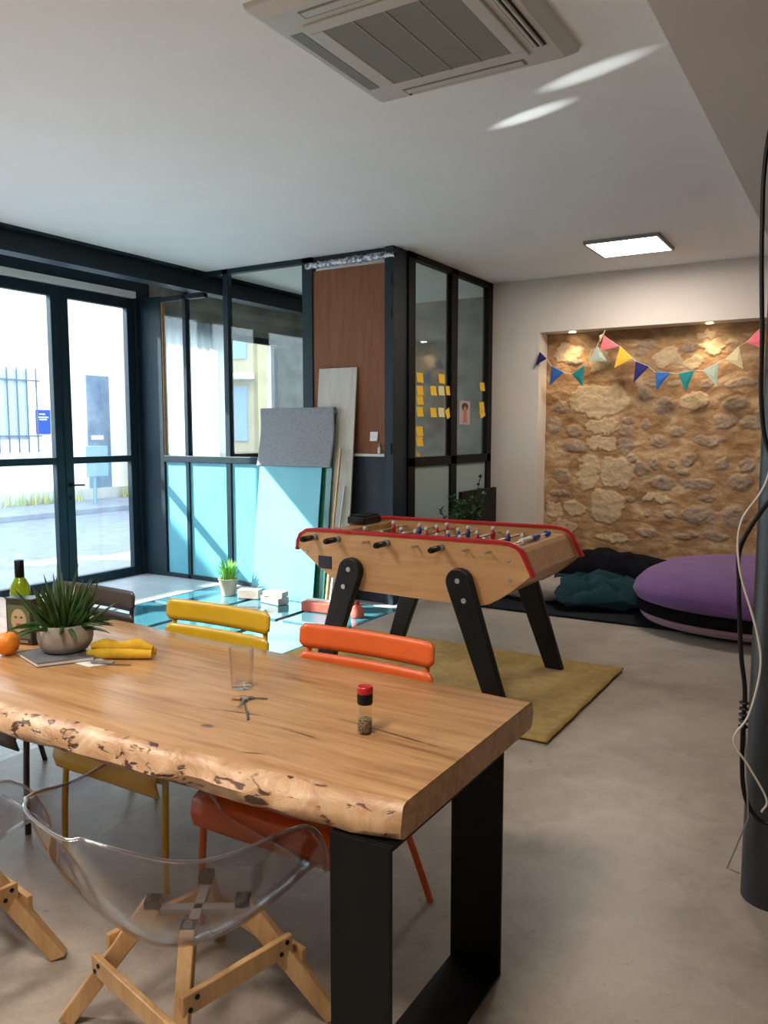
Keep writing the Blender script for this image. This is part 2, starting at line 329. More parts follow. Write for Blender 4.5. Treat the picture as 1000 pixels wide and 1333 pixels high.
def stone_wall():
    nx,nz=300,280; x0,x1,z0,z1=NX0-.02,NX1+.02,-.01,NZ+.03
    vs=[];cols=[]
    cells={}
    for s in stones:
        cells.setdefault(0,[]).append(s)
    for j in range(nz):
        z=z0+(z1-z0)*j/(nz-1)
        row=[s for s in stones if abs(z-s[1])<s[3]*1.7+.03]
        for i in range(nx):
            x=x0+(x1-x0)*i/(nx-1)
            q=Vector((x*7,z*7,3)); wx=noise.noise(q)*.035; wz=noise.noise(q+Vector((9,4,2)))*.028
            q2=Vector((x*26,z*26,1)); wx+=noise.noise(q2)*.012; wz+=noise.noise(q2+Vector((5,5,5)))*.012
            d=noise.noise(Vector((x*2.2,z*3.5,0)))*.014+noise.noise(Vector((x*11,z*15,4)))*.007+noise.noise(Vector((x*40,z*44,4)))*.003
            g=p=0
            for cx,cz,rx,rz,t in row:
                gm=2.0 if t==2 else 1.0; e=abs((x+wx*gm-cx)/(rx*1.08))**(2.6 if t==2 else 2)+abs((z+wz*gm-cz)/(rz*1.12))**(2.6 if t==2 else 2)
                if e<1.6:
                    k=max(0,min(1,(1.15-e)/.28)); 
                    if t==1: g=max(g,k); d+= .013*max(0,min(1,(1.25-e)/.8))+.006*k*noise.noise(Vector((x*30,z*30,8)))
                    elif t==2: p=max(p,k); d+= .010*max(0,min(1,(1.2-e)/.3))
                    if 1.0<e<1.6: d-=.0015
            vs.append((x,NY-d,z)); cols.append((g*.60,p*.72,0,1))
    # the mass behind the face
    nb=len(vs)
    fs=[(j*nx+i,j*nx+i+1,(j+1)*nx+i+1,(j+1)*nx+i) for j in range(nz-1) for i in range(nx-1)]
    m=M(); m.add(vs,fs); m.bb(x0+.02,x1-.02,NY+.04,9.0,0.0,z1-.03)
    o=m.build('wall_niche',STONE,None,smooth=60,recalc=False); struct(o)
    ca=o.data.color_attributes.new('stone','FLOAT_COLOR','POINT')
    for i,c in enumerate(cols): ca.data[i].color=c
    for i in range(len(cols),len(o.data.vertices)): ca.data[i].color=(0,0,0,1)
stone_wall()

# ------------------------------------------------------------ street front (left wall)
m=M(); m.bb(XW-.2,XW,-3.2,.9,0,CH); S('wall_left',m,W_wall)
def leaf(n,y0,y1,ztop=3.05,st=.10,glassmat=PANE,zmid=1.31,z0=.0,handle=False,hside=0):
    d=thing(f'door_{n}','glazed street door leaf','door',(XW,(y0+y1)/2,0)); struct(d)
    del d['label']; del d['category']
    f=M(); x0,x1=XW-.04,XW+.03
    f.bb(x0,x1,y0,y0+st,z0,ztop); f.bb(x0,x1,y1-st,y1,z0,ztop); f.bb(x0,x1,y0+st,y1-st,ztop-.11,ztop); f.bb(x0,x1,y0+st,y1-st,z0,z0+.10)
    f.bb(x0,x1,y0+st,y1-st,zmid-.035,zmid+.035); f.build('door_frame',DARK,d,bevel=.006)
    M().bb(XW-.012,XW-.004,y0+st-.01,y1-st+.01,z0+.09,zmid-.03).build('pane',glassmat,d)
    M().bb(XW-.012,XW-.004,y0+st-.01,y1-st+.01,zmid+.03,ztop-.10).build('pane',glassmat,d)
    if handle:
        yy=y0+.05; h=M(); h.lathe([(.024,0),(.024,.012),(.011,.014),(.011,.05)],(0,0,0),14)
        h.v=[Vector((XW+.03+p.z,yy+p.x,1.06+p.y)) for p in h.v]
        h.tube([(XW+.075,yy,1.06),(XW+.08,yy+.03,1.06),(XW+.08,yy+.13,1.055)],.010,10)
        h.build('handle',BLACK,d,smooth=40)
        k=M(); k.lathe([(.022,0),(.022,.012)],(0,0,0),14); k.v=[Vector((XW+.03+p.z,yy+p.x,.93+p.y)) for p in k.v]; k.build('keyhole',BLACK,d,smooth=40)
leaf(1,5.29,6.24,handle=True); leaf(2,4.25,5.285,st=.10); leaf(3,3.1,4.2); leaf(4,2.05,3.1); leaf(5,1.0,2.05)
m=M(); m.bb(XW-.06,XW+.05,6.245,YP+.12,0,3.25); m.bb(XW-.06,XW+.05,.9,1.0,0,3.25); m.bb(XW-.06,XW+.05,4.2,4.25,0,3.05)
S('trim_2',m,DARK,bevel=.004)
# header, shutter box with pale strip
S('trim_3',M().bb(XW-.15,XW+.06,1.0,6.24,3.13,CH),DARK)
S('trim_4',M().bb(XW-.05,XW+.07,1.0,6.24,3.055,3.125),WHITE2,bevel=.004)
# steel I beam
m=M(); m.prism([(-6.12,3.04),(-5.95,3.04),(-5.95,3.062),(-6.02,3.062),(-6.02,3.225),(-5.95,3.225),(-5.95,3.249),(-6.12,3.249),(-6.12,3.225),(-6.05,3.225),(-6.05,3.062),(-6.12,3.062)],'y',.5,8.4)
S('trim_5',m,DARK)
S('trim_6',M().bb(-6.60,-6.54,1.0,6.3,3.19,CH),DARK)

# ------------------------------------------------------------ glazed partition (meeting room)
m=M(); y0,y1=YP-.03,YP+.04
m.bb(XW,-6.63,y0,y1,0,3.06)                        # blank dark post at the corner
for xa,xb in((-6.31,-6.26),(-5.73,-5.665),(-4.72,-4.60)): m.bb(xa,xb,y0,y1,0,3.25)
m.bb(-6.63,-4.6,y0,y1,3.20,3.25); m.bb(-6.63,-4.72,y0-.005,y1,1.275,1.345); m.bb(-6.63,-4.6,y0,y1,0,.045)
m.bb(-6.63,-6.0,y0,y1,3.00,3.05)
S('wall_partition',m,DARK,bevel=.004)
m=M(); m.bb(-6.665,-6.62,YP-.02,YP+.03,1.34,3.0); S('trim_7',m,OAK)
for i,(xa,xb) in enumerate(((-6.62,-6.31),(-6.26,-5.73),(-5.665,-4.72))):
    S(f'window_{i+1}',M().bb(xa,xb,YP-.004,YP+.004,1.345,3.0 if i==0 else 3.2),PANE_IN)
    S(f'wall_panel',M().bb(xa,xb,YP-.006,YP+.006,.045,1.275),TURQ)
# door bay: brown leaf above, navy below, dark posts
dd=thing('door_6','','door',(-4.19,YP,0)); struct(dd); del dd['category']
M().bb(-4.60,-3.79,YP-.012,YP+.02,1.40,3.12).build('door_panel',WALNUT,dd,bevel=.003)
M().bb(-4.60,-3.79,YP-.010,YP+.02,0,1.375).build('lower_panel',NAVY,dd,bevel=.003)
M().bb(-4.60,-3.79,YP-.045,YP+.02,1.375,1.40).build('ledge',WHITE,dd,bevel=.002)
m=M(); m.bb(-3.79,-3.715,YP-.04,YP+.05,0,CH); m.bb(-4.60,-3.79,YP-.01,YP+.05,3.17,CH); S('trim_8',m,NAVY,bevel=.004)
m=M(); m.bb(-3.77,-3.69,YP-.05,YP+.20,0,CH); S('trim_9',m,DARK,bevel=.004)
for z in(.62,1.45,2.66,2.95):
    S('trim_10',M().tube([(-3.712,YP-.048,z-.05),(-3.712,YP-.048,z+.05)],.011,10),BLACK)
# crumpled silver insulation along the door head
tp=M()
def tf(u,v):
    x=-4.66+u*.98; a=v*2*PI; r=.028+.012*noise.noise(Vector((u*30,v*6,0)))
    return Vector((x,YP-.035+r*math.cos(a)+.012*noise.noise(Vector((u*14,0,5))),3.165+.012*u+1.1*r*math.sin(a)+.012*noise.noise(Vector((u*22,1,1)))))
tp.grid(lambda u,v: tf(v,u),14,60,True)
tag(tp.build('insulation_strip',noisy('silver_foil',(.10,.11,.13),(.62,.64,.68),26,rough=.35,metal=.5,lo=.42,hi=.56),None,smooth=50),'crumpled silver foil insulation strip taped above brown door panel','insulation strip')
# side glazing of the meeting room
m=M(); x0,x1=XS-.04,XS+.03
for ya,yb in((6.53,6.66),(7.42,7.56),(8.33,YB)): m.bb(x0,x1,ya,yb,0,CH)
m.bb(x0,x1,6.53,YB,3.19,CH); m.bb(x0,x1,6.53,YB,1.27,1.36); m.bb(x0,x1,6.53,YB,0,.10)
S('wall_partition',m,BLACKSTEEL,bevel=.004)
for i,(ya,yb) in enumerate(((6.66,7.42),(7.56,8.33))):
    S(f'window_{i+4}',M().bb(XS-.004,XS+.004,ya,yb,1.36,3.19),PANE_IN)
    S(f'window_{i+6}',M().bb(XS-.006,XS+.006,ya,yb,.10,1.27),FROST)
# meeting room behind: rubble wall, street window, sheer curtain
S('wall_meeting_room',M().bb(XW,XS-.05,9.2,9.6,0,CH),GREYSTONE)
S('wall_meeting_room',M().bb(XS-.05,XS+.05,YB+.001,9.2,0,CH),W_wall)
m=M(); m.bb(XW-.2,XW,YP+.12,9.4,0,1.25); m.bb(XW-.2,XW,8.78,9.4,1.25,CH); m.bb(XW-.2,XW,YP+.12,8.78,2.85,CH); S('wall_left',m,GREYSTONE)
w8=M()
for ya,yb in((6.45,6.53),(7.44,7.50),(8.70,8.78)): w8.bb(XW-.06,XW,ya,yb,1.25,2.85)
w8.bb(XW-.06,XW,6.45,8.78,2.77,2.85); w8.bb(XW-.06,XW,6.45,8.78,1.25,1.32); S('window_8',w8,DARK,bevel=.004)
S('window_9',M().bb(XW-.035,XW-.027,6.53,8.70,1.32,2.77),PANE)
cu=M(); cu.grid(lambda u,v: Vector((XW+.10+.025*math.sin(u*60)+.008*math.sin(u*23),6.46+u*1.30,1.20+v*1.70)),90,3)
tag(cu.build('sheer_curtain',translucent('sheer_fabric',(.80,.82,.86),.6,.8,0),None,smooth=80),'sheer white curtain hanging at meeting room window seen through partition','curtain')
# exterior building seen through that window
# ------------------------------------------------------------ street outside
S('ground_street',M().bb(-15,-7.2,-8,40,-.3,-.12),noisy('asphalt',(.12,.125,.15),(.17,.175,.20),5,rough=.8,bump=.2,bscale=90))
S('ground_pavement',M().bb(-8.6,-7.2,-8,40,-.12,-.03),noisy('pavement',(.17,.17,.19),(.22,.22,.24),3,rough=.8))
S('ground_pavement',M().bb(-16.4,-14.0,-8,40,-.13,.0),noisy('far_pavement',(.14,.14,.16),(.20,.20,.22),3,rough=.8),bevel=.02)
fac=thing('street_house','pale rendered house across the street with barred window','building',(-16.2,12,0))
FAC=noisy('pale_render',(.70,.66,.58),(.76,.72,.65),2,rough=.9)
w_=M(); w_.bb(-17.2,-16.0,-9,14.9,-.1,5.5); w_.bb(-17.2,-16.0,-9,1.95,5.5,8.75); w_.bb(-17.2,-16.0,3.6,14.9,5.5,8.75); w_.build('wall',FAC,fac)  # unseen upper wall, its height and gap shaped to cut the sunlight
M().bb(-16.02,-15.97,9.6,11.2,1.45,2.95).build('window',pr('street_window',(.35,.42,.5),.2),fac)
bars=M()
for k in range(9): y=9.5+k*.235; bars.bb(-15.93,-15.905,y,y+.022,1.15,3.0)
for z in(1.5,2.72): bars.bb(-15.94,-15.90,9.45,11.48,z,z+.03)
for y in (9.46,11.44):
    for z in(1.5,2.72): bars.bb(-15.98,-15.92,y,y+.03,z,z+.03)
bars.build('window_bars',pr('iron_bars',(.10,.11,.13),.5),fac)
M().bb(-16.03,-15.95,12.78,13.42,.0,2.95).build('door',noisy('street_door',(.10,.14,.19),(.22,.27,.33),2,rough=.25),fac)
M().bb(-15.96,-15.94,12.85,13.2,1.42,1.52).build('letter_plate',WHITE2,fac)
M().bb(-16.0,-15.90,-4,14.9,0,.25).build('plinth',noisy('plinth_render',(.40,.37,.32),(.46,.43,.38),3,rough=.9),fac)
sg=thing('street_sign','small blue street sign beside the barred window across street','sign',(-15.98,11.58,1.56))
M().bb(-15.995,-15.965,11.40,11.76,1.56,2.10).build('plate',pr('sign_blue',(.02,.06,.45),.4),sg,bevel=.005)
t=M()
for z,ya,yb in((2.0,11.47,11.62),(1.93,11.45,11.70),(1.88,11.47,11.66)): t.bb(-15.966,-15.960,ya,yb,z-.012,z+.012)
t.build('lettering',WHITE2,sg)
ps=thing('parking_sign','grey panel on single post standing on the far pavement','sign',(-14.6,11.9,0))
M().bb(-14.63,-14.58,11.62,12.18,.62,1.30).build('panel',noisy('sign_grey',(.16,.24,.32),(.20,.29,.37),3,rough=.4),ps,bevel=.01)
M().tube([(-14.65,11.85,0),(-14.65,11.85,1.2)],.04,10).build('post',pr('post_grey',(.16,.26,.34),.4,.3),ps,smooth=40)
# weeds by the far wall
wd=M(); random.seed(3)
for k in range(420):
    y=random.uniform(7,12.4) if k<330 else random.uniform(13.5,14.6); x=-15.88+random.uniform(0,.30); h=random.uniform(.12,.38); a=random.uniform(0,2*PI); q=random.uniform(.02,.12)
    b=Vector((x,y,0)); d=Vector((math.cos(a),math.sin(a),0)); n_=Vector((-d.y,d.x,0))*.016
    wd.add([b-n_,b+n_,b+d*q+Vector((0,0,h))],[(0,1,2)])
tag(wd.build('weeds',noisy('dry_weeds',(.25,.30,.10),(.50,.45,.20),3,rough=.9),None,recalc=False),'dry grass and weeds along the foot of the wall across street','grass',kind='stuff')
ob=thing('ochre_house','ochre stone house seen through the meeting room window','building',(-13.3,17.5,0))
M().bb(-15.2,-11.4,13.6,22,-.12,6.5).build('wall',noisy('ochre_render',(.26,.19,.11),(.34,.25,.15),1.5,rough=.9),ob)
for y,z in((14.4,1.5),(14.4,3.4),(16.8,1.5),(16.8,3.4)): M().bb(-11.42,-11.36,y,y+.8,z,z+1.2).build('shutter',pr('shutter_blue',(.16,.22,.30),.6),ob)
for x,z in((-12.5,1.4),(-12.5,3.2),(-14.2,1.4),(-14.2,3.2)): M().bb(x,x+.8,13.56,13.62,z,z+1.2).build('shutter',bpy.data.materials['shutter_blue'],ob)
M().bb(-13.6,-11.5,13.2,13.6,2.75,2.87).build('balcony',FAC,ob)

# ------------------------------------------------------------ ceiling cassette, lights
ac=thing('air_conditioner','white square ceiling cassette air conditioner with grey intake grille','air conditioner',(-1.66,3.02,CH))
cx,cy,hw=-1.655,3.03,.505
def ring(m,z0,z1,a,b):
    m.bb(cx-a,cx+a,cy-a,cy-b,z0,z1); m.bb(cx-a,cx+a,cy+b,cy+a,z0,z1); m.bb(cx-a,cx-b,cy-b,cy+b,z0,z1); m.bb(cx+b,cx+a,cy-b,cy+b,z0,z1)
m=M(); 
def fr(pz,a): return [(cx-a,cy-a,pz),(cx+a,cy-a,pz),(cx+a,cy+a,pz),(cx-a,cy+a,pz)]
L=[fr(CH,.51),fr(CH-.022,.505),fr(CH-.05,.46),fr(CH-.052,.345)]
vs=[p for l in L for p in l]; m.add(vs,[(i*4+k,i*4+(k+1)%4,(i+1)*4+(k+1)%4,(i+1)*4+k) for i in range(3) for k in range(4)]+[(12,13,14,15)])
m.build('housing',WHITE,ac,bevel=.008)
m=M(); ring(m,CH-.064,CH-.051,.345,.285); m.build('grille_frame',WHITE,ac,bevel=.005)
m=M(); m.bb(cx-.287,cx+.287,cy-.287,cy+.287,CH-.060,CH-.052); m.build('grille',GREYMESH,ac)
m=M()
for k in(-1,0,1): m.bb(cx+k*.145-.004,cx+k*.145+.004,cy-.287,cy+.287,CH-.063,CH-.059)
m.build('grille_rib',pr('grille_rib_grey',(.30,.29,.26),.6),ac)
GV=pr('vent_grey',(.22,.215,.20),.5)
for sx,sy in((-1,0),(1,0),(0,1),(0,-1)):
    m=M(); f=M()
    if sx:
        X=cx+sx*.405; m.bb(X-.028,X+.028,cy-.30,cy+.30,CH-.0535,CH-.046)
        f.bb(X-.020,X-.008,cy-.29,cy+.29,CH-.062,CH-.050); f.bb(X+.008,X+.018,cy-.29,cy+.29,CH-.066,CH-.050)
    else:
        Y=cy+sy*.405; m.bb(cx-.30,cx+.30,Y-.028,Y+.028,CH-.0535,CH-.046); f.bb(cx-.29,cx+.29,Y-.02,Y+.018,CH-.057,CH-.050)
    sl=m.build('air_slot',BLACK if sx==1 else GV,ac)
    if sx!=-1: f.build('louver',WHITE,sl,bevel=.002)
M().lathe([(.006,0),(.006,.004)],(cx-.29,cy+.44,CH-.055),10).build('indicator',BLACK,ac)
LED=emit('led_diffuser',(1,.97,.92),5)
def led(x,y,label,s=.30,en=58):
    t=thing('ceiling_light',label,'ceiling light',(x,y,CH),'square led panels on the ceiling')
    f=M(); a,b=s+.018,s
    for q in((x-a,x+a,y-a,y-b),(x-a,x+a,y+b,y+a),(x-a,x-b,y-b,y+b),(x+b,x+a,y-b,y+b)): f.bb(*q,CH-.03,CH-.0005)
    f.build('frame',BLACKSTEEL if False else GV,t); M().bb(x-s,x+s,y-s,y+s,CH-.026,CH-.018).build('diffuser',LED,t)
    l=bpy.data.lights.new('panel_light','AREA'); l.shape='SQUARE'; l.size=s*2; l.energy=en; l.color=(1,.87,.74); o=bpy.data.objects.new('panel_light',l); COL.objects.link(o); o.location=(x,y,CH-.04)
led(-1.89,7.33,'bright square led panel on ceiling before the stone niche',en=20)
led(-1.2,.2,'unseen fill panel added on the ceiling above the camera',en=36); led(-4.2,.6,'unseen fill panel added on the ceiling by the street side')  # both panels are added out of view as fill light
for i,(x,lab) in enumerate(((-2.79,'small round recessed spotlight, left one over stone niche'),(-1.40,'small round recessed spotlight, right one over stone niche'))):
    t=thing('spotlight',lab,'spotlight',(x,8.56,NZ),'recessed spotlights over the stone niche')
    M().lathe([(.030,-.002),(.045,-.002),(.047,-.006),(.030,-.008)],(x,8.56,NZ),20,False,False).build('bezel',WHITE2,t,smooth=40)
    M().lathe([(.034,-.010),(.034,-.001)],(x,8.56,NZ),16).build('bulb',emit('warm_bulb',(1,.85,.62),22),t)
    l=bpy.data.lights.new('spot','SPOT'); l.energy=12; l.color=(1,.72,.40); l.spot_size=math.radians(95); l.spot_blend=.8; l.shadow_soft_size=.03
    o=bpy.data.objects.new('spot',l); COL.objects.link(o); o.location=(x,8.555,NZ-.015); o.rotation_euler=(math.radians(6),0,0)

# ------------------------------------------------------------ leaning boards by the partition
def leanpanel(m,x0,x1,zt,yb,yt,th):
    m.add([(x0,yb,0),(x1,yb,0),(x1,yt,zt),(x0,yt,zt),(x0,yb+th,0),(x1,yb+th,0),(x1,yt+th,zt),(x0,yt+th,zt)],[(0,1,2,3),(5,4,7,6),(0,4,5,1),(3,2,6,7),(0,3,7,4),(1,5,6,2)])
m=M(); leanpanel(m,-5.13,-4.38,1.80,5.96,6.20,.012)
tag(m.build('turquoise_board',TURQ2,None,bevel=.003),'large turquoise board leaning on partition under grey blanket','board')
m=M(); leanpanel(m,-4.90,-4.29,1.79,6.01,6.235,.012)
tag(m.build('glass_sheet',pr('green_glass_edge',(.03,.20,.14),.12,trans=.3),None,bevel=.002),'dark green glass sheet leaning behind the turquoise board','glass sheet')
bl=M()
def bf(u,v):
    x=-5.15+.88*u; t=v
    if t<.86:
        z=1.27+(1.80-1.27)*(t/.86); y=5.96+.24*z/1.80-.014-.010*math.sin(u*7+z*3)*(1-t)-.006*noise.noise(Vector((u*4,z*5,0)))
    else:
        k=(t-.86)/.14; a=PI*k; y=6.20+.012+ -.026*math.cos(a); z=1.80+.022*math.sin(a)+ .012*(1-k)-.10*max(0,k-.7)
    return Vector((x+.012*math.sin(z*9),y,z))
bl.grid(bf,40,40); tag(bl.build('grey_blanket',FABRIC,None,smooth=60,solid=.012),'grey felt blanket draped over top of the turquoise board','blanket')
m=M(); leanpanel(m,-4.52,-4.09,2.20,6.085,6.295,.018)
tag(m.build('pale_board',PALEWOOD,None,bevel=.002),'tall pale wooden board leaning against the brown door panel','board')
for xa,xb,zt,lab,mm in((-4.20,-4.17,1.45,'thin raw timber batten leaning in front of pale board',OAKLEG),(-4.15,-4.135,1.10,'thin white lath leaning right of the timber batten',WHITE)):
    m=M(); m.bar(((xa+xb)/2-.06,5.99,0.008),((xa+xb)/2,6.16,zt),.022,.016); tag(m.build('batten',mm,None),lab,'batten')
# switch / white cards on the ledge
m=M(); m.box((-3.91,YP-.03,1.56),(.075,.004,.085),(math.radians(-8),0,.15)); tag(m.build('white_card',WHITE2,None),'small white card stuck to brown door panel above ledge','card')
t=thing('small_bottle','tiny clear bottle with white cap on door panel ledge','bottle',(-3.85,YP-.032,1.40))
M().lathe([(.014,0),(.016,.01),(.016,.05),(.008,.065)],(-3.85,YP-.03,1.401),12).build('body',WHITE,t,smooth=40)
M().lathe([(.009,.065),(.009,.09)],(-3.85,YP-.03,1.401),12).build('cap',GV,t,smooth=40)
# sticky notes
YEL=pr('yellow_paper',(.80,.48,.02),.7); PYEL=pr('pale_yellow_paper',(.72,.62,.28),.7)
locs=['at upper left, topmost of the column','second in the left column','third in the left column','fourth in the left column','fifth in the left column','lowest full note of the left column','alone above the upper row','at left end of the upper row','at right end of the upper row','at left end of the lower row','crooked one at right end of the lower row','pale one in middle of the upper row','pale one in middle of the lower row','highest on right pane','middle one on right pane','lowest on right pane','small orange scrap near bottom of the left pane']
pts=[(6.783,2.117),(6.785,1.996),(6.785,1.908),(6.786,1.794),(6.782,1.608),(6.783,1.511),(7.239,2.132),(7.062,2.006),(7.419,2.021),(7.065,1.793),(7.43,1.796),(7.234,2.013),(7.237,1.797),(8.227,2.101),(8.222,1.886),(8.236,1.812),(6.754,1.372)]
for i,((y,z),lc) in enumerate(zip(pts,locs)):
    y=max(y,6.735); y=min(y,7.40) if i<13 else y
    w,h=(.100,.092) if i!=16 else (.06,.035)
    a=random.uniform(-.05,.05)+(.35 if i in(10,15) else 0); z=max(z,1.385)
    m=M(); m.grid(lambda u,v: Vector((XS+.0065+.010*(1-v)**2,(u-.5)*w*2*.5*1.25,(v-.5)*h)),4,5)
    R=Matrix.Rotation(a,3,'X'); m.v=[R@p+Vector((0,0,0)) for p in m.v]; m.v=[Vector((p.x,p.y+y,p.z+z)) for p in m.v]
    mt=PYEL if i in(11,12) else (pr('orange_paper',(.55,.22,.04),.7) if i==16 else YEL)
    lab=('pale ' if i in (11,12) else '')+'yellow sticky note '+lc+(' on left glass pane' if i<13 else '') if i!=16 else 'small orange paper scrap near bottom of the left glass pane'
    tag(m.build('sticky_note',mt,None,solid=.0008),lab,'sticky note','sticky notes on the meeting room glass')
# portrait print on glass
t=thing('photo_print','small portrait print of dark haired person stuck on right pane','photo',(XS+.006,7.79,1.70))
M().bb(XS+.005,XS+.007,7.66,7.92,1.68,1.93).build('paper',pr('photo_backdrop',(.42,.34,.32),.5),t)
m=M(); m.prism([(7.79+.075*math.cos(a)*(1+.15*math.sin(3*a)),1.86+.05*math.sin(a)) for a in [k*PI/10 for k in range(20)]],'x',XS+.007,XS+.0085); m.build('hair',pr('print_dark',(.03,.022,.02),.5),t)
m=M(); m.prism([(7.79+.045*math.cos(a),1.805+.07*math.sin(a)) for a in [k*PI/10 for k in range(20)]],'x',XS+.0085,XS+.0095); m.prism([(7.73,1.70),(7.86,1.70),(7.83,1.76),(7.76,1.76)],'x',XS+.007,XS+.008); m.build('face',pr('print_skin',(.40,.17,.11),.5),t)
# leaning screen and plant near the side glass
t=thing('black_screen','black flat screen panel standing against the side glazing','screen',(-3.52,7.9,0))
M().bb(-3.60,-3.56,7.46,8.36,.05,.985).build('screen',BLACKSTEEL,t,bevel=.006); M().bb(-3.66,-3.44,7.75,8.05,0,.05).build('base',BLACK,t,bevel=.005)
def leafmesh(m,b,d,l,w,droop=.3):
    b=Vector(b); d=Vector(d).normalized(); s=d.cross(Vector((0,0,1)));
    if s.length<.01: s=Vector((1,0,0))
    s.normalize(); pts=[]
    for i,k in enumerate((0,.3,.65,1)):
        c=b+d*l*k-Vector((0,0,droop*l*k*k)); ww=w*(0.15,1,.8,.02)[i]; pts+= [c-s*ww,c+Vector((0,0,-.12*w)),c+s*ww]
    m.add(pts,[(i*3+j,i*3+j+1,i*3+j+4,i*3+j+3) for i in range(3) for j in range(2)])
GREEN=noisy('dark_leaf',(.012,.045,.012),(.03,.085,.022),12,rough=.4)
pp=thing('potted_plant','leafy dark green plant in dark pot before the side glazing','plant',(-3.36,7.0,0))
M().lathe([(.10,0),(.14,.25),(.145,.26),(.13,.26)],(-3.36,7.0,0),20).build('pot',BLACK,pp,smooth=40)
lf=M(); stem=M(); random.seed(11)
for k in range(34):
    a=random.uniform(0,2*PI); r=random.uniform(.05,.42); h=random.uniform(.70,1.0)
    if k==0: a,r,h=1.4,.40,1.14
    if k==1: a,r,h=1.5,.36,1.02
    tip=Vector((-3.36+r*.5*math.cos(a),7.0+r*math.sin(a),h)); tip.x=max(tip.x,-3.60); base=Vector((-3.36+.04*math.cos(a),7.0+.04*math.sin(a),.24)); mid=(base+tip)/2+Vector((0,0,.08))
    path=smooth_path([base,mid,tip],5); stem.tube(path,.004,5)
    for q in path[4:]:
        for s_ in range(4): leafmesh(lf,q,(random.uniform(-1,1)*.6,random.uniform(-1,1),random.uniform(-.2,.8)),random.uniform(.05,.085),.017)
lf.v=[Vector((max(p.x,-3.655),p.y,p.z)) for p in lf.v]
stem.build('stems',GREEN,pp,smooth=60); lf.build('leaves',GREEN,pp,smooth=60,recalc=False)
# grass pot by the partition
gp=thing('grass_pot','pale pot of bright green grass beside the turquoise partition','plant',(-5.33,5.86,0))
M().lathe([(.065,0),(.095,.16),(.10,.165),(.088,.165),(.085,.15)],(-5.33,5.86,0),20).build('pot',noisy('clay',(.42,.30,.22),(.52,.40,.30),6,rough=.8),gp,smooth=40)
lf=M(); random.seed(5)
for k in range(190):
    a=random.uniform(0,2*PI); r=random.uniform(0,.07); q=random.uniform(.02,.14); h=random.uniform(.08,.22)
    b=Vector((-5.33+r*math.cos(a),5.86+r*math.sin(a),.15)); d=Vector((math.cos(a),math.sin(a),0)); n_=Vector((-d.y,d.x,0))*.006
    lf.add([b-n_,b+n_,b+d*q*.4+n_*.8+Vector((0,0,h*.65)),b+d*q*.4-n_*.8+Vector((0,0,h*.65)),b+d*q+Vector((0,0,h))],[(0,1,2,3),(3,2,4)])
lf.build('grass',noisy('fresh_grass',(.10,.30,.04),(.20,.45,.08),8,rough=.6),gp,recalc=False)
# bricks on the floor
BP=noisy('pale_brick',(.42,.33,.27),(.55,.47,.40),12,rough=.9,bump=.3); BG=noisy('grey_brick',(.30,.30,.29),(.45,.44,.42),14,rough=.9,bump=.3); BR=noisy('red_brick',(.42,.07,.045),(.55,.12,.08),10,rough=.8,bump=.3)
for nm,c,s,rz,mt,lab in(('brick',(-5.05,5.86,.045),(.22,.11,.09),.3,BP,'pale brown brick lying on floor right of the grass pot'),
    ('brick',(-4.70,5.80,.033),(.26,.13,.065),-.2,BG,'grey slab brick on floor, lower of the pair under turquoise board'),
    ('brick',(-4.69,5.80,.092),(.22,.11,.05),.1,BP,'pale brick stacked on top of the grey slab brick')):
    m=M(); m.box(c,s,(0,0,rz)); tag(m.build(nm,mt,None,bevel=.006),lab,'brick','loose bricks by the partition')
t=thing('red_tool_box','low red plastic carrier on floor behind the foosball leg','box',(-4.05,5.75,0))
m=M(); m.box((-4.12,5.75,.045),(.34,.16,.09),(0,0,.1)); m.build('body',BR,t,bevel=.01)
m=M(); m.box((-4.12,5.75,.098),(.30,.05,.015),(0,0,.1)); m.build('white_strip',WHITE2,t)
t=thing('red_bottle','small red squat bottle on floor between the foosball legs','bottle',(-3.72,5.72,0))
M().lathe([(.055,0),(.06,.02),(.05,.08),(.02,.11)],(-3.72,5.72,0),14).build('body',BR,t,smooth=40); M().lathe([(.022,.11),(.022,.14)],(-3.72,5.72,0),12).build('cap',RED,t,smooth=40)

# ------------------------------------------------------------ rug + foosball
m=M()
def rf(u,v):
    x=-3.50+2.17*u; y=3.82+1.50*v; e=.006*noise.noise(Vector((x*6,y*6,0))); return Vector((x+e,y+e,.012+.003*noise.noise(Vector((x*14,y*14,2)))))
m.grid(rf,60,44); o=m.build('rug',RUGM,None,smooth=60)
md=o.modifiers.new('s','SOLIDIFY'); md.thickness=.011; md.offset=-1
tag(o,'ochre yellow rectangular rug lying under the foosball table','rug')

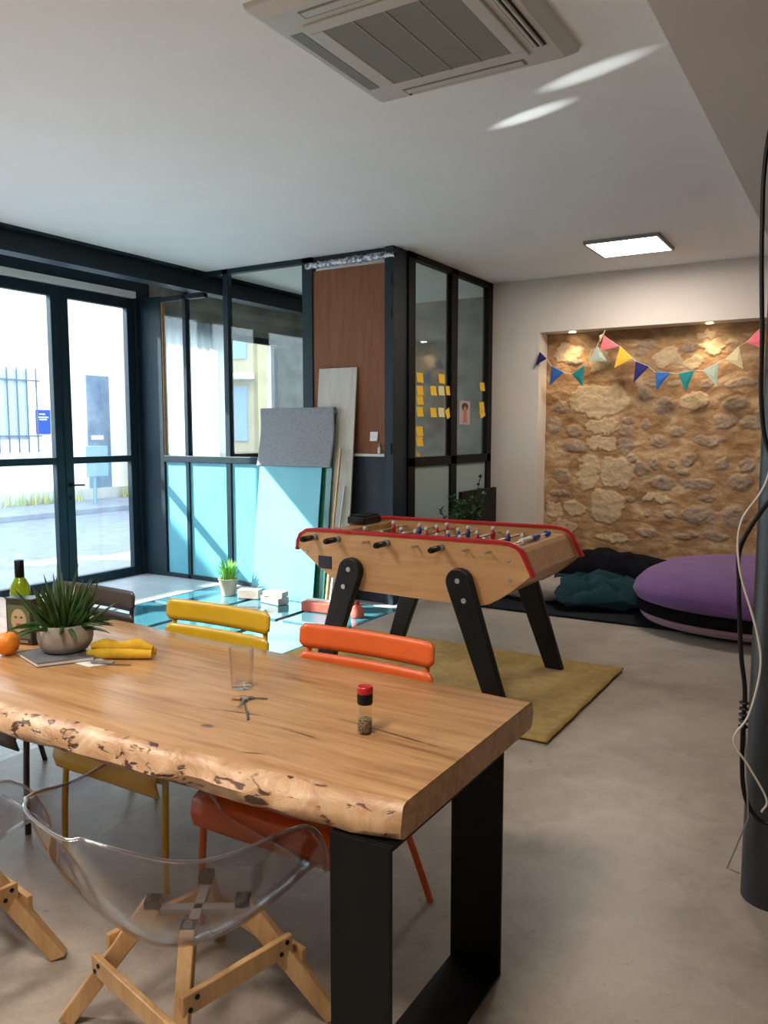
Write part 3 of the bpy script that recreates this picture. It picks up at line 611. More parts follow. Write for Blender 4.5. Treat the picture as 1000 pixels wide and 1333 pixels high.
K=.969
def fs(x,y,z): return Vector((x*K,y*K,1.6-(1.6-z)*K))
def scaled(m): m.v=[fs(*p) for p in m.v]; return m
fb=thing('foosball_table','wooden foosball table with red rim and black splayed legs','foosball table',(-2.33,4.6,0))
prof=[(-3.265,.83),(-3.262,.87),(-3.24,.915),(-3.19,.943),(-3.10,.95),(-1.80,.957),(-1.74,.952),(-1.695,.938),(-1.665,.91),(-1.60,.785),(-1.62,.765),(-1.72,.68),(-1.80,.625),(-1.86,.59),(-1.93,.572),(-2.2,.570),(-2.75,.580),(-2.88,.60),(-2.98,.64),(-3.08,.70),(-3.17,.765),(-3.235,.81)]
for lab,ya,yb in(('near',4.28,4.31),('far',5.18,5.21)):
    m=scaled(M().prism(prof,'y',ya,yb)); m.build('side_panel',OAK,fb,bevel=.003)
    pth=[(x,(ya+yb)/2,z) for x,z in prof[0:10]]; pth=[(-3.272,(ya+yb)/2,.812)]+pth+[(-1.592,(ya+yb)/2,.772)]
    tb=M(); P=[Vector(p) for p in pth]; cs=[]
    for i,p in enumerate(P):
        t_=(P[min(i+1,len(P)-1)]-P[max(i-1,0)]).normalized(); nrm=Vector((-t_.z,0,t_.x))
        for dy,dn in((-.024,-.006),(-.024,.010),(-.016,.016),(.016,.016),(.024,.010),(.024,-.006)): cs.append(p+Vector((0,dy,0))+nrm*dn)
    tb.add(cs,[(i*6+k,i*6+(k+1)%6,(i+1)*6+(k+1)%6,(i+1)*6+k) for i in range(len(P)-1) for k in range(6)]+[tuple(range(6)),tuple((len(P)-1)*6+k for k in range(6))])
    scaled(tb).build('red_rim',RED,fb,smooth=35)
m=M(); inner=[(x*.995-.012,z) for x,z in prof if z<.80]; inner=[(-3.20,.80)]+[(x,z) for x,z in [(-1.63,.80)]+[(x-.01,z+.004) for x,z in prof[10:]]]
scaled(M().prism(inner,'y',4.31,5.18)).build('cabinet_bottom',OAK,fb)
scaled(M().bb(-3.05,-1.80,4.33,5.16,.802,.806)).build('playing_field',noisy('field_green',(.10,.16,.08),(.13,.19,.10),4,rough=.5),fb)
# end boxes
for xs,nm in((1,'end_panel'),(-1,'end_panel')):
    if xs==1: poly=[(-1.80,.80),(-1.80,.925),(-1.70,.925),(-1.675,.90),(-1.615,.785),(-1.63,.77)]
    else: poly=[(-3.06,.80),(-3.06,.925),(-3.20,.925),(-3.25,.88),(-3.255,.83),(-3.22,.80)]
    scaled(M().prism(poly,'y',4.31,5.18)).build(nm,OAK,fb,bevel=.002)
# rods, players, handles
PR=pr('player_red',(.50,.02,.02),.35); PB=pr('player_blue',(.02,.05,.28),.35); PW=pr('player_skin',(.60,.55,.50),.4)
rodx=[-2.985,-2.83,-2.675,-2.52,-2.34,-2.19,-2.03,-1.88]
rodx=[-3.03,-2.87,-2.70,-2.53,-2.345,-2.15,-2.00,-1.86]
teams='RRBRBRBB'; cnt=[1,2,3,5,5,3,2,1]
hx={0:-3.115,1:-2.93,3:-2.555,5:-2.175}
for i,x in enumerate(rodx):
    x=hx.get(i,x)
    rod=M(); zr=.905; near=teams[i]=='R'
    ya,yb=(4.14,5.26) if near else (4.20,5.34)
    ok=x>-3.05
    rod.tube([(x,ya,zr),(x,yb,zr)],.008,8); ro=scaled(rod).build('rod',CHROME,fb,smooth=40)
    n=cnt[i]; mt=PR if near else PB
    for k in range(n):
        if not ok: continue
        y=4.745+(k-(n-1)/2)*(.78/max(n,1)) + (.05 if i%2 else -.04)
        p=M(); p.tube([(x,y,zr+.022),(x,y,zr+.005),(x,y,zr-.03),(x+.004,y,zr-.06),(x+.004,y,zr-.088)],[.011,.019,.015,.012,.014],8)
        po=scaled(p).build('player',mt,ro,smooth=50)
        p=M(); p.lathe([(.004,0),(.013,.006),(.015,.016),(.011,.027),(.003,.031)],(x,y,zr+.02),8); scaled(p).build('head',PW,ro,smooth=50)
    h=M()
    if near: h.tube([(x,4.245,zr),(x,4.235,zr),(x,4.14,zr),(x,4.125,zr)],[.013,.019,.020,.014],12)
    else: h.tube([(x,5.25,zr),(x,5.26,zr),(x,5.36,zr),(x,5.375,zr)],[.013,.019,.020,.014],12)
    scaled(h).build('handle',BLACK,ro,smooth=40)
    b=M(); yy=4.272 if near else 5.22; b.tube([(x,yy-.012,zr),(x,yy+.012,zr)],.021,14); scaled(b).build('bushing',GV,ro,smooth=40)
# legs
def fleg(xt,xf,ya,yb):
    poly=[]
    tx,tz,r=xt,.712,.084; d=Vector((xf-xt,0-.712)); d.normalize(); n_=Vector((-d.y,d.x))
    for k in range(13):
        a=PI*k/12; q=Vector((tx,tz))+(n_*math.cos(a)-d*math.sin(a))*r; poly.append((q.x,q.y))
    fz=-.0515; poly+=[(xf-.062,fz),(xf+.062,fz)] if xf else []
    if n_.x>0: poly=poly[:13]+[(xf-.062,fz),(xf+.062,fz)]
    return scaled(M().prism(poly,'y',ya,yb))
def legs_ok(xt,xf,ya,yb,ys):
    L_=fleg(xt,xf,ya,yb)
    for p in L_.v: p.z=max(p.z,.0145)
    o=L_.build('leg',BLACKLEG,fb,bevel=.008)
    for dz in(.0,-.115):
        t=(-dz)/.712; bx=xt+(xf-xt)*t; b=M(); b.tube([(bx,ys-.004,.722+dz),(bx,ys+.004,.722+dz)],[.016,.016],14)
        scaled(b).build('bolt',CHROME,o,smooth=40)
# polygon order: make top arc from +n to -n
legs_ok(-2.040,-1.775,4.225,4.279,4.222); legs_ok(-2.815,-3.06,4.225,4.279,4.222)
legs_ok(-2.045,-1.775,5.211,5.265,5.268); legs_ok(-2.815,-3.06,5.211,5.265,5.268)
for x,z in((-1.74,.86),(-1.73,.745),(-3.19,.80)):
    b=M(); b.tube([(x,4.274,z),(x,4.282,z)],.011,10); scaled(b).build('screw',CHROME,fb,smooth=40)
scaled(M().bb(-3.09,-2.985,4.274,4.282,.70,.785)).build('coin_plate',pr('dark_navy_plate',(.01,.01,.03),.4),fb,bevel=.003)
# score counters
sc=scaled(M().tube([(-1.755,4.42,.945),(-1.755,5.05,.945)],.006,8)).build('score_rail',CHROME,fb,smooth=40)
for k in range(9): scaled(M().tube([(-1.755,4.50+k*.034,.945),(-1.755,4.53+k*.034,.945)],.017,10)).build('score_bead',WHITE2 if k<5 else BLUE,sc,smooth=40)
scaled(M().tube([(-1.755,4.95,.945),(-1.755,4.99,.945)],.019,10)).build('score_bead',BLUE,sc,smooth=40)
t=thing('black_box','small black box sitting on far left end of foosball table','box',tuple(fs(-3.20,5.0,.925)))
scaled(M().bb(-3.25,-3.10,4.86,5.10,.926,.985)).build('body',BLACK,t,bevel=.01); scaled(M().bb(-3.24,-3.11,4.88,5.08,.985,.996)).build('lid',BLACKSTEEL,t,bevel=.004)

# ------------------------------------------------------------ cushions in the niche
m=M(); m.bb(-3.02,-.9,6.62,8.42,.0,.022)
tag(m.build('floor_mat',noisy('dark_mat',(.004,.005,.008),(.009,.011,.015),20,rough=.9,spec=.2),None,bevel=.008),'thin dark mat spread under the cushions','mat')
def cush(name,c,size,rz,mat,label,tuft=0,pw=2.6,pinch=0,seed=0,tilt=0,wob=.04):
    m=M(); R=Euler((tilt,0,rz)).to_matrix()
    def f(u,v):
        a=2*PI*u; b=PI*(v-.5); ca,sa=math.cos(a),math.sin(a)
        e=2/pw; sx=math.copysign(abs(ca)**e,ca); sy=math.copysign(abs(sa)**e,sa)
        cb=max(0,math.cos(b))**.7; sb=math.sin(b)
        x=sx*cb*size[0]/2; y=sy*cb*size[1]/2; z=math.copysign(abs(sb)**.9,sb)*size[2]/2
        rr=max(abs(sx),abs(sy))*cb; z*=(1-pinch*min(abs(sx*sy)*cb*cb*1.6,1))
        if tuft: z-=math.copysign(1,sb)*tuft*size[2]*.5*(abs(math.sin(x*14+y*3))**6*.5+abs(math.sin(y*14-x*3))**6*.5)*(1-rr*.5)
        w=1+wob*noise.noise(Vector((x*4+seed,y*4,z*4)))*3
        return Vector(c)+R@Vector((x*w,y*w,z*w))
    m.grid(f,56,28,True)
    m.f.append(list(range(56))[::-1]); m.mi.append(0); m.f.append([27*56+k for k in range(56)]); m.mi.append(0)
    for p in m.v: p.z=max(p.z,.024)
    return tag(m.build(name,mat,None,smooth=70),label,'cushion','floor cushions before the stone niche')
PURP=noisy('purple_velvet',(.105,.038,.155),(.145,.055,.20),4,rough=.85,sheen=.15)
PINK=noisy('dusty_pink_velvet',(.24,.12,.17),(.28,.15,.20),4,rough=.9,sheen=.3)
BLKV=noisy('black_velvet',(.003,.002,.004),(.006,.005,.007),8,rough=1,spec=.1)
pc=thing('round_pouf','big round pouf, purple top, black band, pink base','cushion',(-.74,7.27,.022),'floor cushions before the stone niche')
lob=lambda a,z: 1+.03*math.cos(3*a+.5)+.015*math.cos(5*a)
C_=(-.70,7.28,0)
M().lathe([(.02,.024),(.55,.024),(.85,.03),(.94,.055),(.965,.09),(.95,.12)],C_,64,True,False,lob).build('base_cushion',PINK,pc,smooth=60)
M().lathe([(.93,.105),(.985,.125),(1.00,.16),(.99,.20),(.94,.215)],C_,64,False,False,lob).build('middle_band',BLKV,pc,smooth=60)
M().lathe([(.93,.205),(1.0,.23),(1.03,.28),(1.01,.34),(.95,.40),(.84,.45),(.65,.485),(.4,.50),(.15,.505),(.01,.505)],C_,64,False,True,lob).build('top_cushion',PURP,pc,smooth=60)
TEAL=noisy('teal_velvet',(.006,.024,.032),(.013,.040,.050),6,rough=1,spec=.15)
cush('floor_cushion',(-2.02,7.15,.165),(.78,.62,.26),.35,TEAL,'teal tufted cushion leaning between beige cushion and purple pouf',tuft=.9,pw=6,pinch=.75,seed=2,tilt=math.radians(14))
cush('floor_cushion',(-2.62,7.25,.13),(.80,.60,.22),-.1,noisy('beige_velvet',(.20,.16,.14),(.27,.22,.19),5,rough=.9,sheen=.3),'smooth beige cushion on the mat left of the teal cushion',pw=3,seed=5)
cush('floor_cushion',(-2.25,8.10,.20),(1.35,.62,.40),.05,noisy('black_plush',(.003,.003,.006),(.008,.008,.013),16,rough=1,spec=.1,bump=.8,bscale=50),'large black plush cushion lying along foot of stone wall',pw=3.5,seed=9,wob=.09,tuft=.25)

# ------------------------------------------------------------ bunting
flags=[((707,467),(-3.057,2.39),'navy'),((725,487),(-2.898,2.22),'blue'),((753,488),(-2.662,2.203),'teal'),((777,463),(-2.471,2.395),'mint'),((785,437),(-2.412,2.60),'cream'),((793,443),(-2.347,2.545),'pink'),((811,466),(-2.199,2.358),'yellow'),((834,485),(-2.017,2.203),'navy'),((863,496),(-1.795,2.111),'blue'),((895,497),(-1.559,2.096),'teal'),((929,488),(-1.319,2.155),'mint'),((960,471),(-1.11,2.271),'cream'),((985,445),(-.95,2.45),'pink')]
FC={'navy':(.012,.012,.10),'blue':(.02,.10,.34),'teal':(.008,.19,.19),'mint':(.42,.50,.40),'cream':(.66,.56,.32),'pink':(.75,.17,.20),'yellow':(.75,.43,.04)}
bu=thing('bunting','string of small coloured felt triangles hung across stone niche','bunting',(-2.41,8.4,2.66))
YBU=8.41
def upper(x,z,d=.065): return (x,YBU,z+d)
tri=[(-3.10,2.47,-3.015,2.39,-3.14,2.32),(-2.965,2.31,-2.82,2.235,-2.975,2.10),(-2.735,2.215,-2.60,2.30,-2.615,2.08),(-2.55,2.34,-2.47,2.50,-2.36,2.335),(-2.455,2.60,-2.40,2.62,-2.44,2.53),(-2.405,2.60,-2.245,2.48,-2.44,2.44),(-2.235,2.48,-2.10,2.35,-2.285,2.26),(-2.07,2.32,-1.935,2.26,-2.085,2.10),(-1.875,2.205,-1.725,2.19,-1.85,2.02),(-1.65,2.18,-1.50,2.205,-1.57,1.99),(-1.42,2.20,-1.28,2.275,-1.285,2.04),(-1.22,2.30,-1.10,2.42,-1.055,2.20),(-1.04,2.45,-.90,2.60,-.89,2.38)]
string=M(); sp_=[]
for (px_,c,cn),(ax,az,bx,bz,tx,tz) in zip(flags,tri):
    f=M(); q=.004*random.uniform(-1,1); 
    f.add([(ax,YBU,az),(bx,YBU-.006,bz),((ax+bx)/2*.5+tx*.5,YBU-.02+q,(az+bz)/2*.5+tz*.5),(tx,YBU-.012,tz)],[(0,1,2),(0,2,3),(1,3,2)])
    mname='felt_'+cn; mt=bpy.data.materials.get(mname) or noisy(mname,FC[cn],tuple(min(1,k*1.15) for k in FC[cn]),40,rough=.9)
    o=f.build('pennant',mt,bu,recalc=False,solid=.002); o['label']=cn+' pennant'
    sp_+=[(ax,YBU+.001,az),(bx,YBU-.004,bz)]
sp_=[(-3.16,8.447,2.50)]+sp_[:8]+[(-2.40,8.44,2.66)]+sp_[10:]+[(-.80,YBU,2.70)]
string.tube(sp_,.0022,5); string.build('string',WHITE2,bu)

# ------------------------------------------------------------ steel column and cables
m=M(); cxp,cyp=-.205,2.93
m.lathe([(.098,0),(.098,2.95)],(cxp,cyp,0),40); S('trim_11',m,noisy('column_steel',(.018,.020,.023),(.034,.037,.041),8,(1,1,.3),rough=.34,metal=.2,bump=.1,bscale=20),smooth=50)
def cable(name,pts,r,mat,label):
    m=M(); m.tube(smooth_path(pts,8),r,8); tag(m.build(name,mat,None,smooth=60),label,'cable','loose cables on the steel column')
CREAM=pr('cream_cable',(.55,.50,.43),.5); GREYC=pr('grey_wire',(.16,.15,.14),.5)
cable('cable',[(-.235,2.82,2.93),(-.308,2.79,2.492),(-.314,2.79,2.219),(-.30,2.79,1.9),(-.295,2.80,1.7),(-.27,2.80,1.55),(-.20,2.78,1.44),(-.26,2.78,1.377),(-.332,2.78,1.237),(-.334,2.78,1.111),(-.318,2.78,.884),(-.301,2.78,.758),(-.302,2.78,.602),(-.295,2.78,.45),(-.273,2.78,.373),(-.237,2.79,.329),(-.20,2.79,.34),(-.19,2.79,.45)],.0072,BLACK,'thick black cable running down steel column and looping low')
cable('cable',[(-.24,2.80,1.75),(-.262,2.77,1.463),(-.332,2.75,1.314),(-.33,2.75,1.166),(-.273,2.75,.973),(-.256,2.75,.85),(-.283,2.75,.693),(-.325,2.75,.60),(-.276,2.76,.515),(-.222,2.78,.411),(-.235,2.78,.364)],.0036,CREAM,'cream cable hanging in loops in front of steel column')
m=M(); m.tube([(-.30,2.80,.66),(-.285,2.77,.50),(-.27,2.75,.347),(-.327,2.75,.159),(-.289,2.75,.151)],.0028,6); tag(m.build('cable',GREYC,None),'thin grey wire with kinked end low on steel column','cable','loose cables on the steel column')
m=M()
for k in range(5): m.tube([(-.302+.012*math.cos(a),2.78+.012*math.sin(a),.72-.02*k) for a in [j*PI/5 for j in range(11)]],.004,6)
tag(m.build('cable_tie',BLACK,None),'black cable tie bundle wrapped round the black cable','cable tie')

# ------------------------------------------------------------ dining table
tb=thing('dining_table','thick live-edge wooden table on black flat steel legs','table',(-2.4,1.85,0))
ZT,ZB=.775,.69
near=[(-4.3,1.40),(-3.4,1.36),(-2.8,1.38),(-2.22,1.418),(-1.9,1.432),(-1.578,1.437),(-1.35,1.447),(-1.135,1.460),(-1.0,1.475),(-.86,1.486)]
far=[(-4.3,2.46),(-3.7,2.40),(-2.8,2.365),(-2.2,2.33),(-1.6,2.31),(-.86,2.285)]
def row(x):
    yn=interp(near,x)+.006*noise.noise(Vector((x*6,0,0))); yf=interp(far,x)+.006*noise.noise(Vector((x*5,3,0)))
    def bul(k): return .018*noise.noise(Vector((x*4,k*1.5,7)))+.007*noise.noise(Vector((x*14,k*4,2)))
    top=[(yn+.012+(yf-yn-.024)*i/10,ZT) for i in range(11)]
    farp=[(yf+.004,ZT-.008),(yf+.012+bul(9),ZT-.04),(yf+.004,ZB+.008),(yf-.01,ZB)]
    nr=[(yn+.01,ZB),(yn-.028+bul(1),ZB+.006),(yn-.038+bul(2),ZB+.024),(yn-.034+bul(3),ZB+.044),(yn-.022+bul(4)*.7,ZB+.062),(yn-.006+bul(5)*.3,ZT-.006)]
    return top,farp,nr
nxs=90; xs=[-4.3+(3.455)*i/(nxs-1) for i in range(nxs)]; m=M(); vs=[]; 
for x in xs:
    fade=min(1,(-.845-x)/.05+.0); t_,f_,n_=row(x); 
    yn=interp(near,x)
    n_=[(yn+(y-yn)*(.35+.65*fade),z) for y,z in n_]
    vs+=[(x,y,z) for y,z in t_+f_+n_]
R_=len(vs)//nxs
for i in range(nxs-1):
    for k in range(R_):
        k2=(k+1)%R_; m.cur=1 if k>=15 or (10<=k<13) else 0
        fidx=(i*R_+k,i*R_+k2,(i+1)*R_+k2,(i+1)*R_+k)
        m.f.append(list(fidx)); m.mi.append(m.cur)
m.v=[Vector(v) for v in vs]
m.f.append(list(range(R_))); m.mi.append(0); m.f.append([(nxs-1)*R_+k for k in range(R_)][::-1]); m.mi.append(0)
# material coordinates follow the object, so keep this part's origin at the world origin
o=m.build('tabletop',[TABLE,TEDGE],None,smooth=50)
o.parent=tb; o.matrix_parent_inverse=Matrix.Translation(-Vector(tb.location))
for xa,xb in((-1.012,-.850),(-3.95,-3.79)):
    g=M()
    ya,yb=1.435,2.080
    g.bb(xa,xb,ya,ya+.012,0,ZB); g.bb(xa,xb,yb-.012,yb,0,ZB); g.bb(xa,xb,ya+.012,yb-.012,0,.012); g.bb(xa,xb,ya+.012,yb-.012,ZB-.012,ZB)
    g.build('leg',BLACKSTEEL,tb,bevel=.0015)

# ------------------------------------------------------------ slatted metal chairs (far side of table)
def garden_chair(name,label,col,cname):
    t=thing(name,label,'chair',(0,0,0),'slatted metal chairs along far side of the table')
    mt=noisy(cname,col,tuple(k*1.12 for k in col),9,rough=.36,coat=.15); mt2=mt
    W=.285
    def slat(z0,z1,yb,rr=.018):
        m=M(); n=14
        # rounded-corner slat, curved in plan, following the lean of the back
        def pt(u,v):
            x=(u-.5)*2*W; zz=z0+(z1-z0)*v
            e=max(0,abs(x)-(W-rr))/rr; inset=rr*(1-math.sqrt(max(0,1-min(1,e)**2)))
            zc=(z0+z1)/2; zz=zc+(zz-zc)*(1-2*inset/(z1-z0)) if e>0 else zz
            return Vector((x,yb+.10*(zz-.60)+.022*(1-(x/W)**2),zz))
        m.grid(pt,29,5); return m
    slat(.795,.885,.270).build('back_slat',mt,t,smooth=60,solid=.007)
    slat(.688,.780,.270).build('back_slat',mt,t,smooth=60,solid=.007)
    slat(.585,.673,.270).build('back_slat',mt,t,smooth=60,solid=.007)
    prf=[(-.375,.385),(-.385,.41),(-.378,.440),(-.355,.452)]+[(y,z) for y,z in((-.27,.450),(-.16,.438),(-.05,.428),(.05,.425),(.15,.43),(.19,.44))]
    segs=[(-.30,-.20),(-.19,-.105),(-.095,-.005),(.005,.095),(.105,.20)]
    def sz(y): return interp([(-.30,.452),(-.20,.449),(-.05,.430),(.20,.44)],y)
    m=M(); m.grid(lambda u,v: Vector(((u-.5)*.54,)+interp([(0,(-.292,.350)),(.25,(-.306,.395)),(.45,(-.295,.440)),(.6,(-.268,.452)),(1,(-.20,.449))],v)),9,14)
    m.build('seat_slat',mt,t,smooth=70,solid=.007)
    for a,b in segs[1:]:
        m=M(); m.grid(lambda u,v: Vector(((u-.5)*.54,a+(b-a)*v,sz(a+(b-a)*v))),3,4); m.build('seat_slat',mt,t,smooth=60,solid=.007)
    for s in(-1,1):
        m=M(); m.tube(smooth_path([(s*.262,-.285,.40),(s*.262,-.24,.43),(s*.262,.10,.405),(s*.262,.22,.42),(s*.262,.278,.50),(s*.258,.291,.60),(s*.250,.312,.86)],5),.010,8); m.build('side_frame',mt,t,smooth=60)
        m=M(); m.tube(smooth_path([(s*.262,-.25,.425),(s*.268,-.265,.2),(s*.272,-.27,.0)],4),.012,10); m.build('leg',mt,t,smooth=60)
        m=M(); m.tube(smooth_path([(s*.262,.08,.41),(s*.285,.16,.2),(s*.31,.23,.0)],4),.012,10); m.build('leg',mt,t,smooth=60)
    m=M(); m.tube([(-.262,.05,.405),(.262,.05,.405)],.008,8); m.tube([(-.262,-.22,.42),(.262,-.22,.42)],.008,8); m.build('cross_bar',mt,t,smooth=60)
    return t
for nm,lab,c,cn,loc in(('metal_chair','orange slatted metal chair tucked at near end of table',(.62,.105,.018),'orange_lacquer',(-1.515,2.075,0)),
    ('metal_chair','mustard yellow slatted metal chair between orange and dark chair',(.52,.33,.012),'yellow_lacquer',(-2.285,2.14,0)),
    ('metal_chair','dark brown slatted metal chair behind the plant pot',(.022,.016,.016),'dark_brown_lacquer',(-3.07,2.15,0))):
    t=garden_chair(nm,lab,c,cn); t.location=loc

# ------------------------------------------------------------ transparent shell armchairs
def glassy(name,c,rough=.02,ior=1.45):
    m,nt,out=newmat(name); g=nt.nodes.new('ShaderNodeBsdfPrincipled'); g.inputs['Base Color'].default_value=(*c,1); g.inputs['Roughness'].default_value=rough
    g.inputs['Transmission Weight'].default_value=1; g.inputs['IOR'].default_value=ior; nt.links.new(g.outputs[0],out.inputs[0]); return m
def shellmat(name,c0,c1,refl=1):
    m,nt,out=newmat(name); t=nt.nodes.new('ShaderNodeBsdfTransparent'); g=nt.nodes.new('ShaderNodeBsdfGlossy'); g.inputs['Roughness'].default_value=.05
    lw=nt.nodes.new('ShaderNodeLayerWeight'); lw.inputs[0].default_value=.5; p4=math_(nt,'POWER',lw.outputs['Facing'],3)
    nt.links.new(mixc(nt,p4,c0,c1),t.inputs[0]); k=math_(nt,'MULTIPLY_ADD',math_(nt,'POWER',lw.outputs['Facing'],2.6),.70*refl,.05*refl); mx=nt.nodes.new('ShaderNodeMixShader')
    nt.links.new(k,mx.inputs[0]); nt.links.new(t.outputs[0],mx.inputs[1]); nt.links.new(g.outputs[0],mx.inputs[2]); nt.links.new(mx.outputs[0],out.inputs[0]); return m
SHELL=shellmat('clear_polycarbonate',(.955,.945,.955),(.74,.71,.74))
RIMG=shellmat('polycarbonate_edge',(.85,.84,.86),(.6,.58,.6),4)
def shell_chair():
    t=thing('shell_armchair','clear plastic shell armchair on oak legs at near side of table','chair',(0,0,0),'clear shell armchairs along near side of the table')
    Cn=[(0,(.275,.395)),(.06,(.262,.422)),(.14,(.22,.430)),(.35,(.05,.385)),(.50,(-.09,.358)),(.62,(-.20,.365)),(.74,(-.285,.43)),(.87,(-.36,.57)),(1,(-.41,.71))]
    Rm=[(0,(.205,.265,.40)),(.06,(.235,.250,.435)),(.14,(.275,.205,.52)),(.25,(.315,.13,.625)),(.38,(.335,.035,.66)),(.50,(.33,-.06,.655)),(.62,(.305,-.15,.645)),(.74,(.27,-.235,.655)),(.87,(.215,-.315,.69)),(1,(.13,-.385,.72))]
    def lin(tab,x):
        for (a,va),(b,vb) in zip(tab,tab[1:]):
            if x<=b+1e-9:
                k=(x-a)/(b-a); return [p+(q-p)*k for p,q in zip(va,vb)]
        return list(tab[-1][1])
    def sm(tab,x,w=.05): 
        ps=[lin(tab,min(1,max(0,x+d))) for d in(-w,0,w)] if .02<x<.98 else [lin(tab,x)]*3
        return [sum(p[i] for p in ps)/3 for i in range(len(ps[0]))]
    def f(u,v):
        uu=(u-.5)*2; a=abs(uu); cy,cz=sm(Cn,v); rx,ry,rz=sm(Rm,v)
        x=rx*(math.sin(a*PI/2)**.95 if a>0 else 0); k=1-math.sqrt(max(0,1-a**2.2)); k=.55*k+.45*a**3
        lip=.012*max(0,(a-.93)/.07)
        return Vector((math.copysign(x+lip,uu) if a>0 else 0,cy+(ry-cy)*a**2.2,cz+(rz-cz)*k))
    m=M(); m.grid(f,61,61)
    o=m.build('seat_shell',SHELL,t,smooth=80); md=o.modifiers.new('s','SOLIDIFY'); md.thickness=.004; md.offset=1
    # rounded bead along the whole rim
    rim=[f(i/60,0) for i in range(61)]+[f(1,j/60) for j in range(1,61)]+[f(1-i/60,1) for i in range(1,61)]+[f(0,1-j/60) for j in range(1,61)]
    m=M(); m.tube(rim,.0040,8,False); m.build('rim_bead',RIMG,t,smooth=80)
    tops={}; 
    for sx in(-1,1):
        for sy in(-1,1):
            a=Vector((sx*.085,sy*.085,.340)); b=Vector((sx*.262,sy*.252,.0))
            m=M(); m.bar(a,b,.052,.038,up=(sx,-sy,0)); 
            for p in m.v: p.z=max(p.z,0)
            m.build('leg',OAKLEG,t,bevel=.004)
            tops[sx,sy]=(a,b)
            m=M(); m.box((sx*.085,sy*.085,.345),(.040,.040,.022),(0,0,PI/4)); m.tube([(sx*.085,sy*.085,.345),(sx*.093,sy*.093,.362)],.012,10); m.build('bracket',BLACK,t)
    m=M(); m.box((0,0,.322),(.20,.028,.018),(0,0,PI/4)); m.box((0,0,.322),(.20,.028,.018),(0,0,-PI/4)); m.build('hub',GV,t,bevel=.003)
    def at(k,z): a,b=tops[k]; q=(z-a.z)/(b.z-a.z); return a+(b-a)*q
    for (k1,k2,nrm) in(((-1,-1),(1,-1),(0,-1)),((1,-1),(1,1),(1,0)),((1,1),(-1,1),(0,1)),((-1,1),(-1,-1),(-1,0))):
        z=.225 if nrm[0] else .175
        a=at(k1,z); b=at(k2,z); off=Vector((nrm[0],nrm[1],0))*.033
        m=M(); m.bar(a+off,b+off,.018,.054,up=(0,0,1),ext=.030); s_=m.build('stretcher',OAKLEG,t,bevel=.003)
        for p in(a,b):
            for dz in(-.012,.012):
                q=p+off+Vector((0,0,dz)); d=Vector((nrm[0],nrm[1],0)); e=(b-a).normalized()*(.010 if dz>0 else -.010)
                g=M(); g.tube([q+e+d*.008,q+e+d*.012],.0065,8); g.build('screw',BLACK,s_)
    return t
sh=shell_chair()
sh.location=(-1.480,1.485,0); sh.rotation_euler=(0,0,math.radians(-12))
dup(sh,(-2.33,1.24,0),math.radians(-8),'clear plastic shell armchair on oak legs cut off by left edge of photo')
sh['label']='clear plastic shell armchair nearest the camera, beside black steel table leg'

# ------------------------------------------------------------ things on the table
Z=ZT+.0008
t=thing('plant_bowl','spiky dark green aloe in a pale grey bowl on notebook','plant',(-2.52,1.93,Z+.016))
bx,by,bz=-2.520,1.882,Z+.0165
M().lathe([(.060,0),(.078,.006),(.094,.03),(.099,.055),(.098,.085),(.094,.105),(.089,.105),(.089,.08)],(bx,by,bz),32).build('bowl',noisy('pale_stoneware',(.27,.25,.235),(.33,.31,.29),20,rough=.7,bump=.05),t,smooth=50)
M().lathe([(.001,.084),(.087,.084)],(bx,by,bz),24,False,False).build('soil',noisy('soil',(.02,.014,.01),(.05,.035,.025),60,rough=1),t)
lf=M(); random.seed(21)
for k in range(150):
    a=random.uniform(0,2*PI); el=random.uniform(.25,1.35); l=random.uniform(.09,.185)*(1.15 if el>.9 else 1); r0=random.uniform(.0,.06)
    b=Vector((bx+r0*math.cos(a),by+r0*math.sin(a),bz+.082)); d=Vector((math.cos(a)*math.cos(el),math.sin(a)*math.cos(el),math.sin(el)))
    pts=[b+d*l*q+Vector((0,0,(-.35 if el<.6 else .0)*l*q*q)) for q in(0,.3,.6,.85,1)]
    lf.tube(pts,[.007,.0085,.0065,.0035,.0006],5)
for a,l in((2.6,.26),(2.9,.21),(1.2,.25)): 
    d=Vector((math.cos(a)*.28,math.sin(a)*.28,.95)); b=Vector((bx-.02,by,bz+.08)); lf.tube([b+d*l*q for q in(0,.3,.6,.85,1)],[.007,.0085,.007,.004,.0006],5)
lf.build('foliage',noisy('aloe_leaf',(.012,.045,.010),(.035,.10,.018),25,rough=.4),t,smooth=60)
t=thing('notebook','grey covered notebook lying under the plant bowl','notebook',(-2.54,1.86,Z))
R=math.radians(62)
nb=[(-2.66,1.775),(-2.46,1.715),(-2.36,1.88),(-2.57,1.97)]
def quad(m,pts,z0,z1): m.prism(pts,'z',z0,z1); return m
def shr(pts,k): c=Vector((sum(p[0] for p in pts)/4,sum(p[1] for p in pts)/4)); return [tuple(c+(Vector(p)-c)*k) for p in pts]
quad(M(),shr(nb,.97),Z+.0025,Z+.0135).build('pages',WHITE2,t)
quad(quad(M(),nb,Z,Z+.0025),nb,Z+.0135,Z+.016).build('cover',pr('notebook_cover',(.13,.14,.16),.5),t)
t=thing('orange','small orange fruit on table at left photo edge','fruit',(-2.70,1.76,Z))
M().lathe([(.004,0),(.023,.004),(.038,.020),(.044,.044),(.039,.066),(.024,.081),(.006,.085),(.002,.083)],(-2.70,1.765,Z),28).build('peel',noisy('orange_peel',(.70,.20,.01),(.78,.26,.02),8,rough=.45,bump=.2,bscale=120),t,smooth=60)
M().lathe([(.0035,.082),(.003,.087)],(-2.70,1.765,Z),8).build('stem_end',GREEN,t)
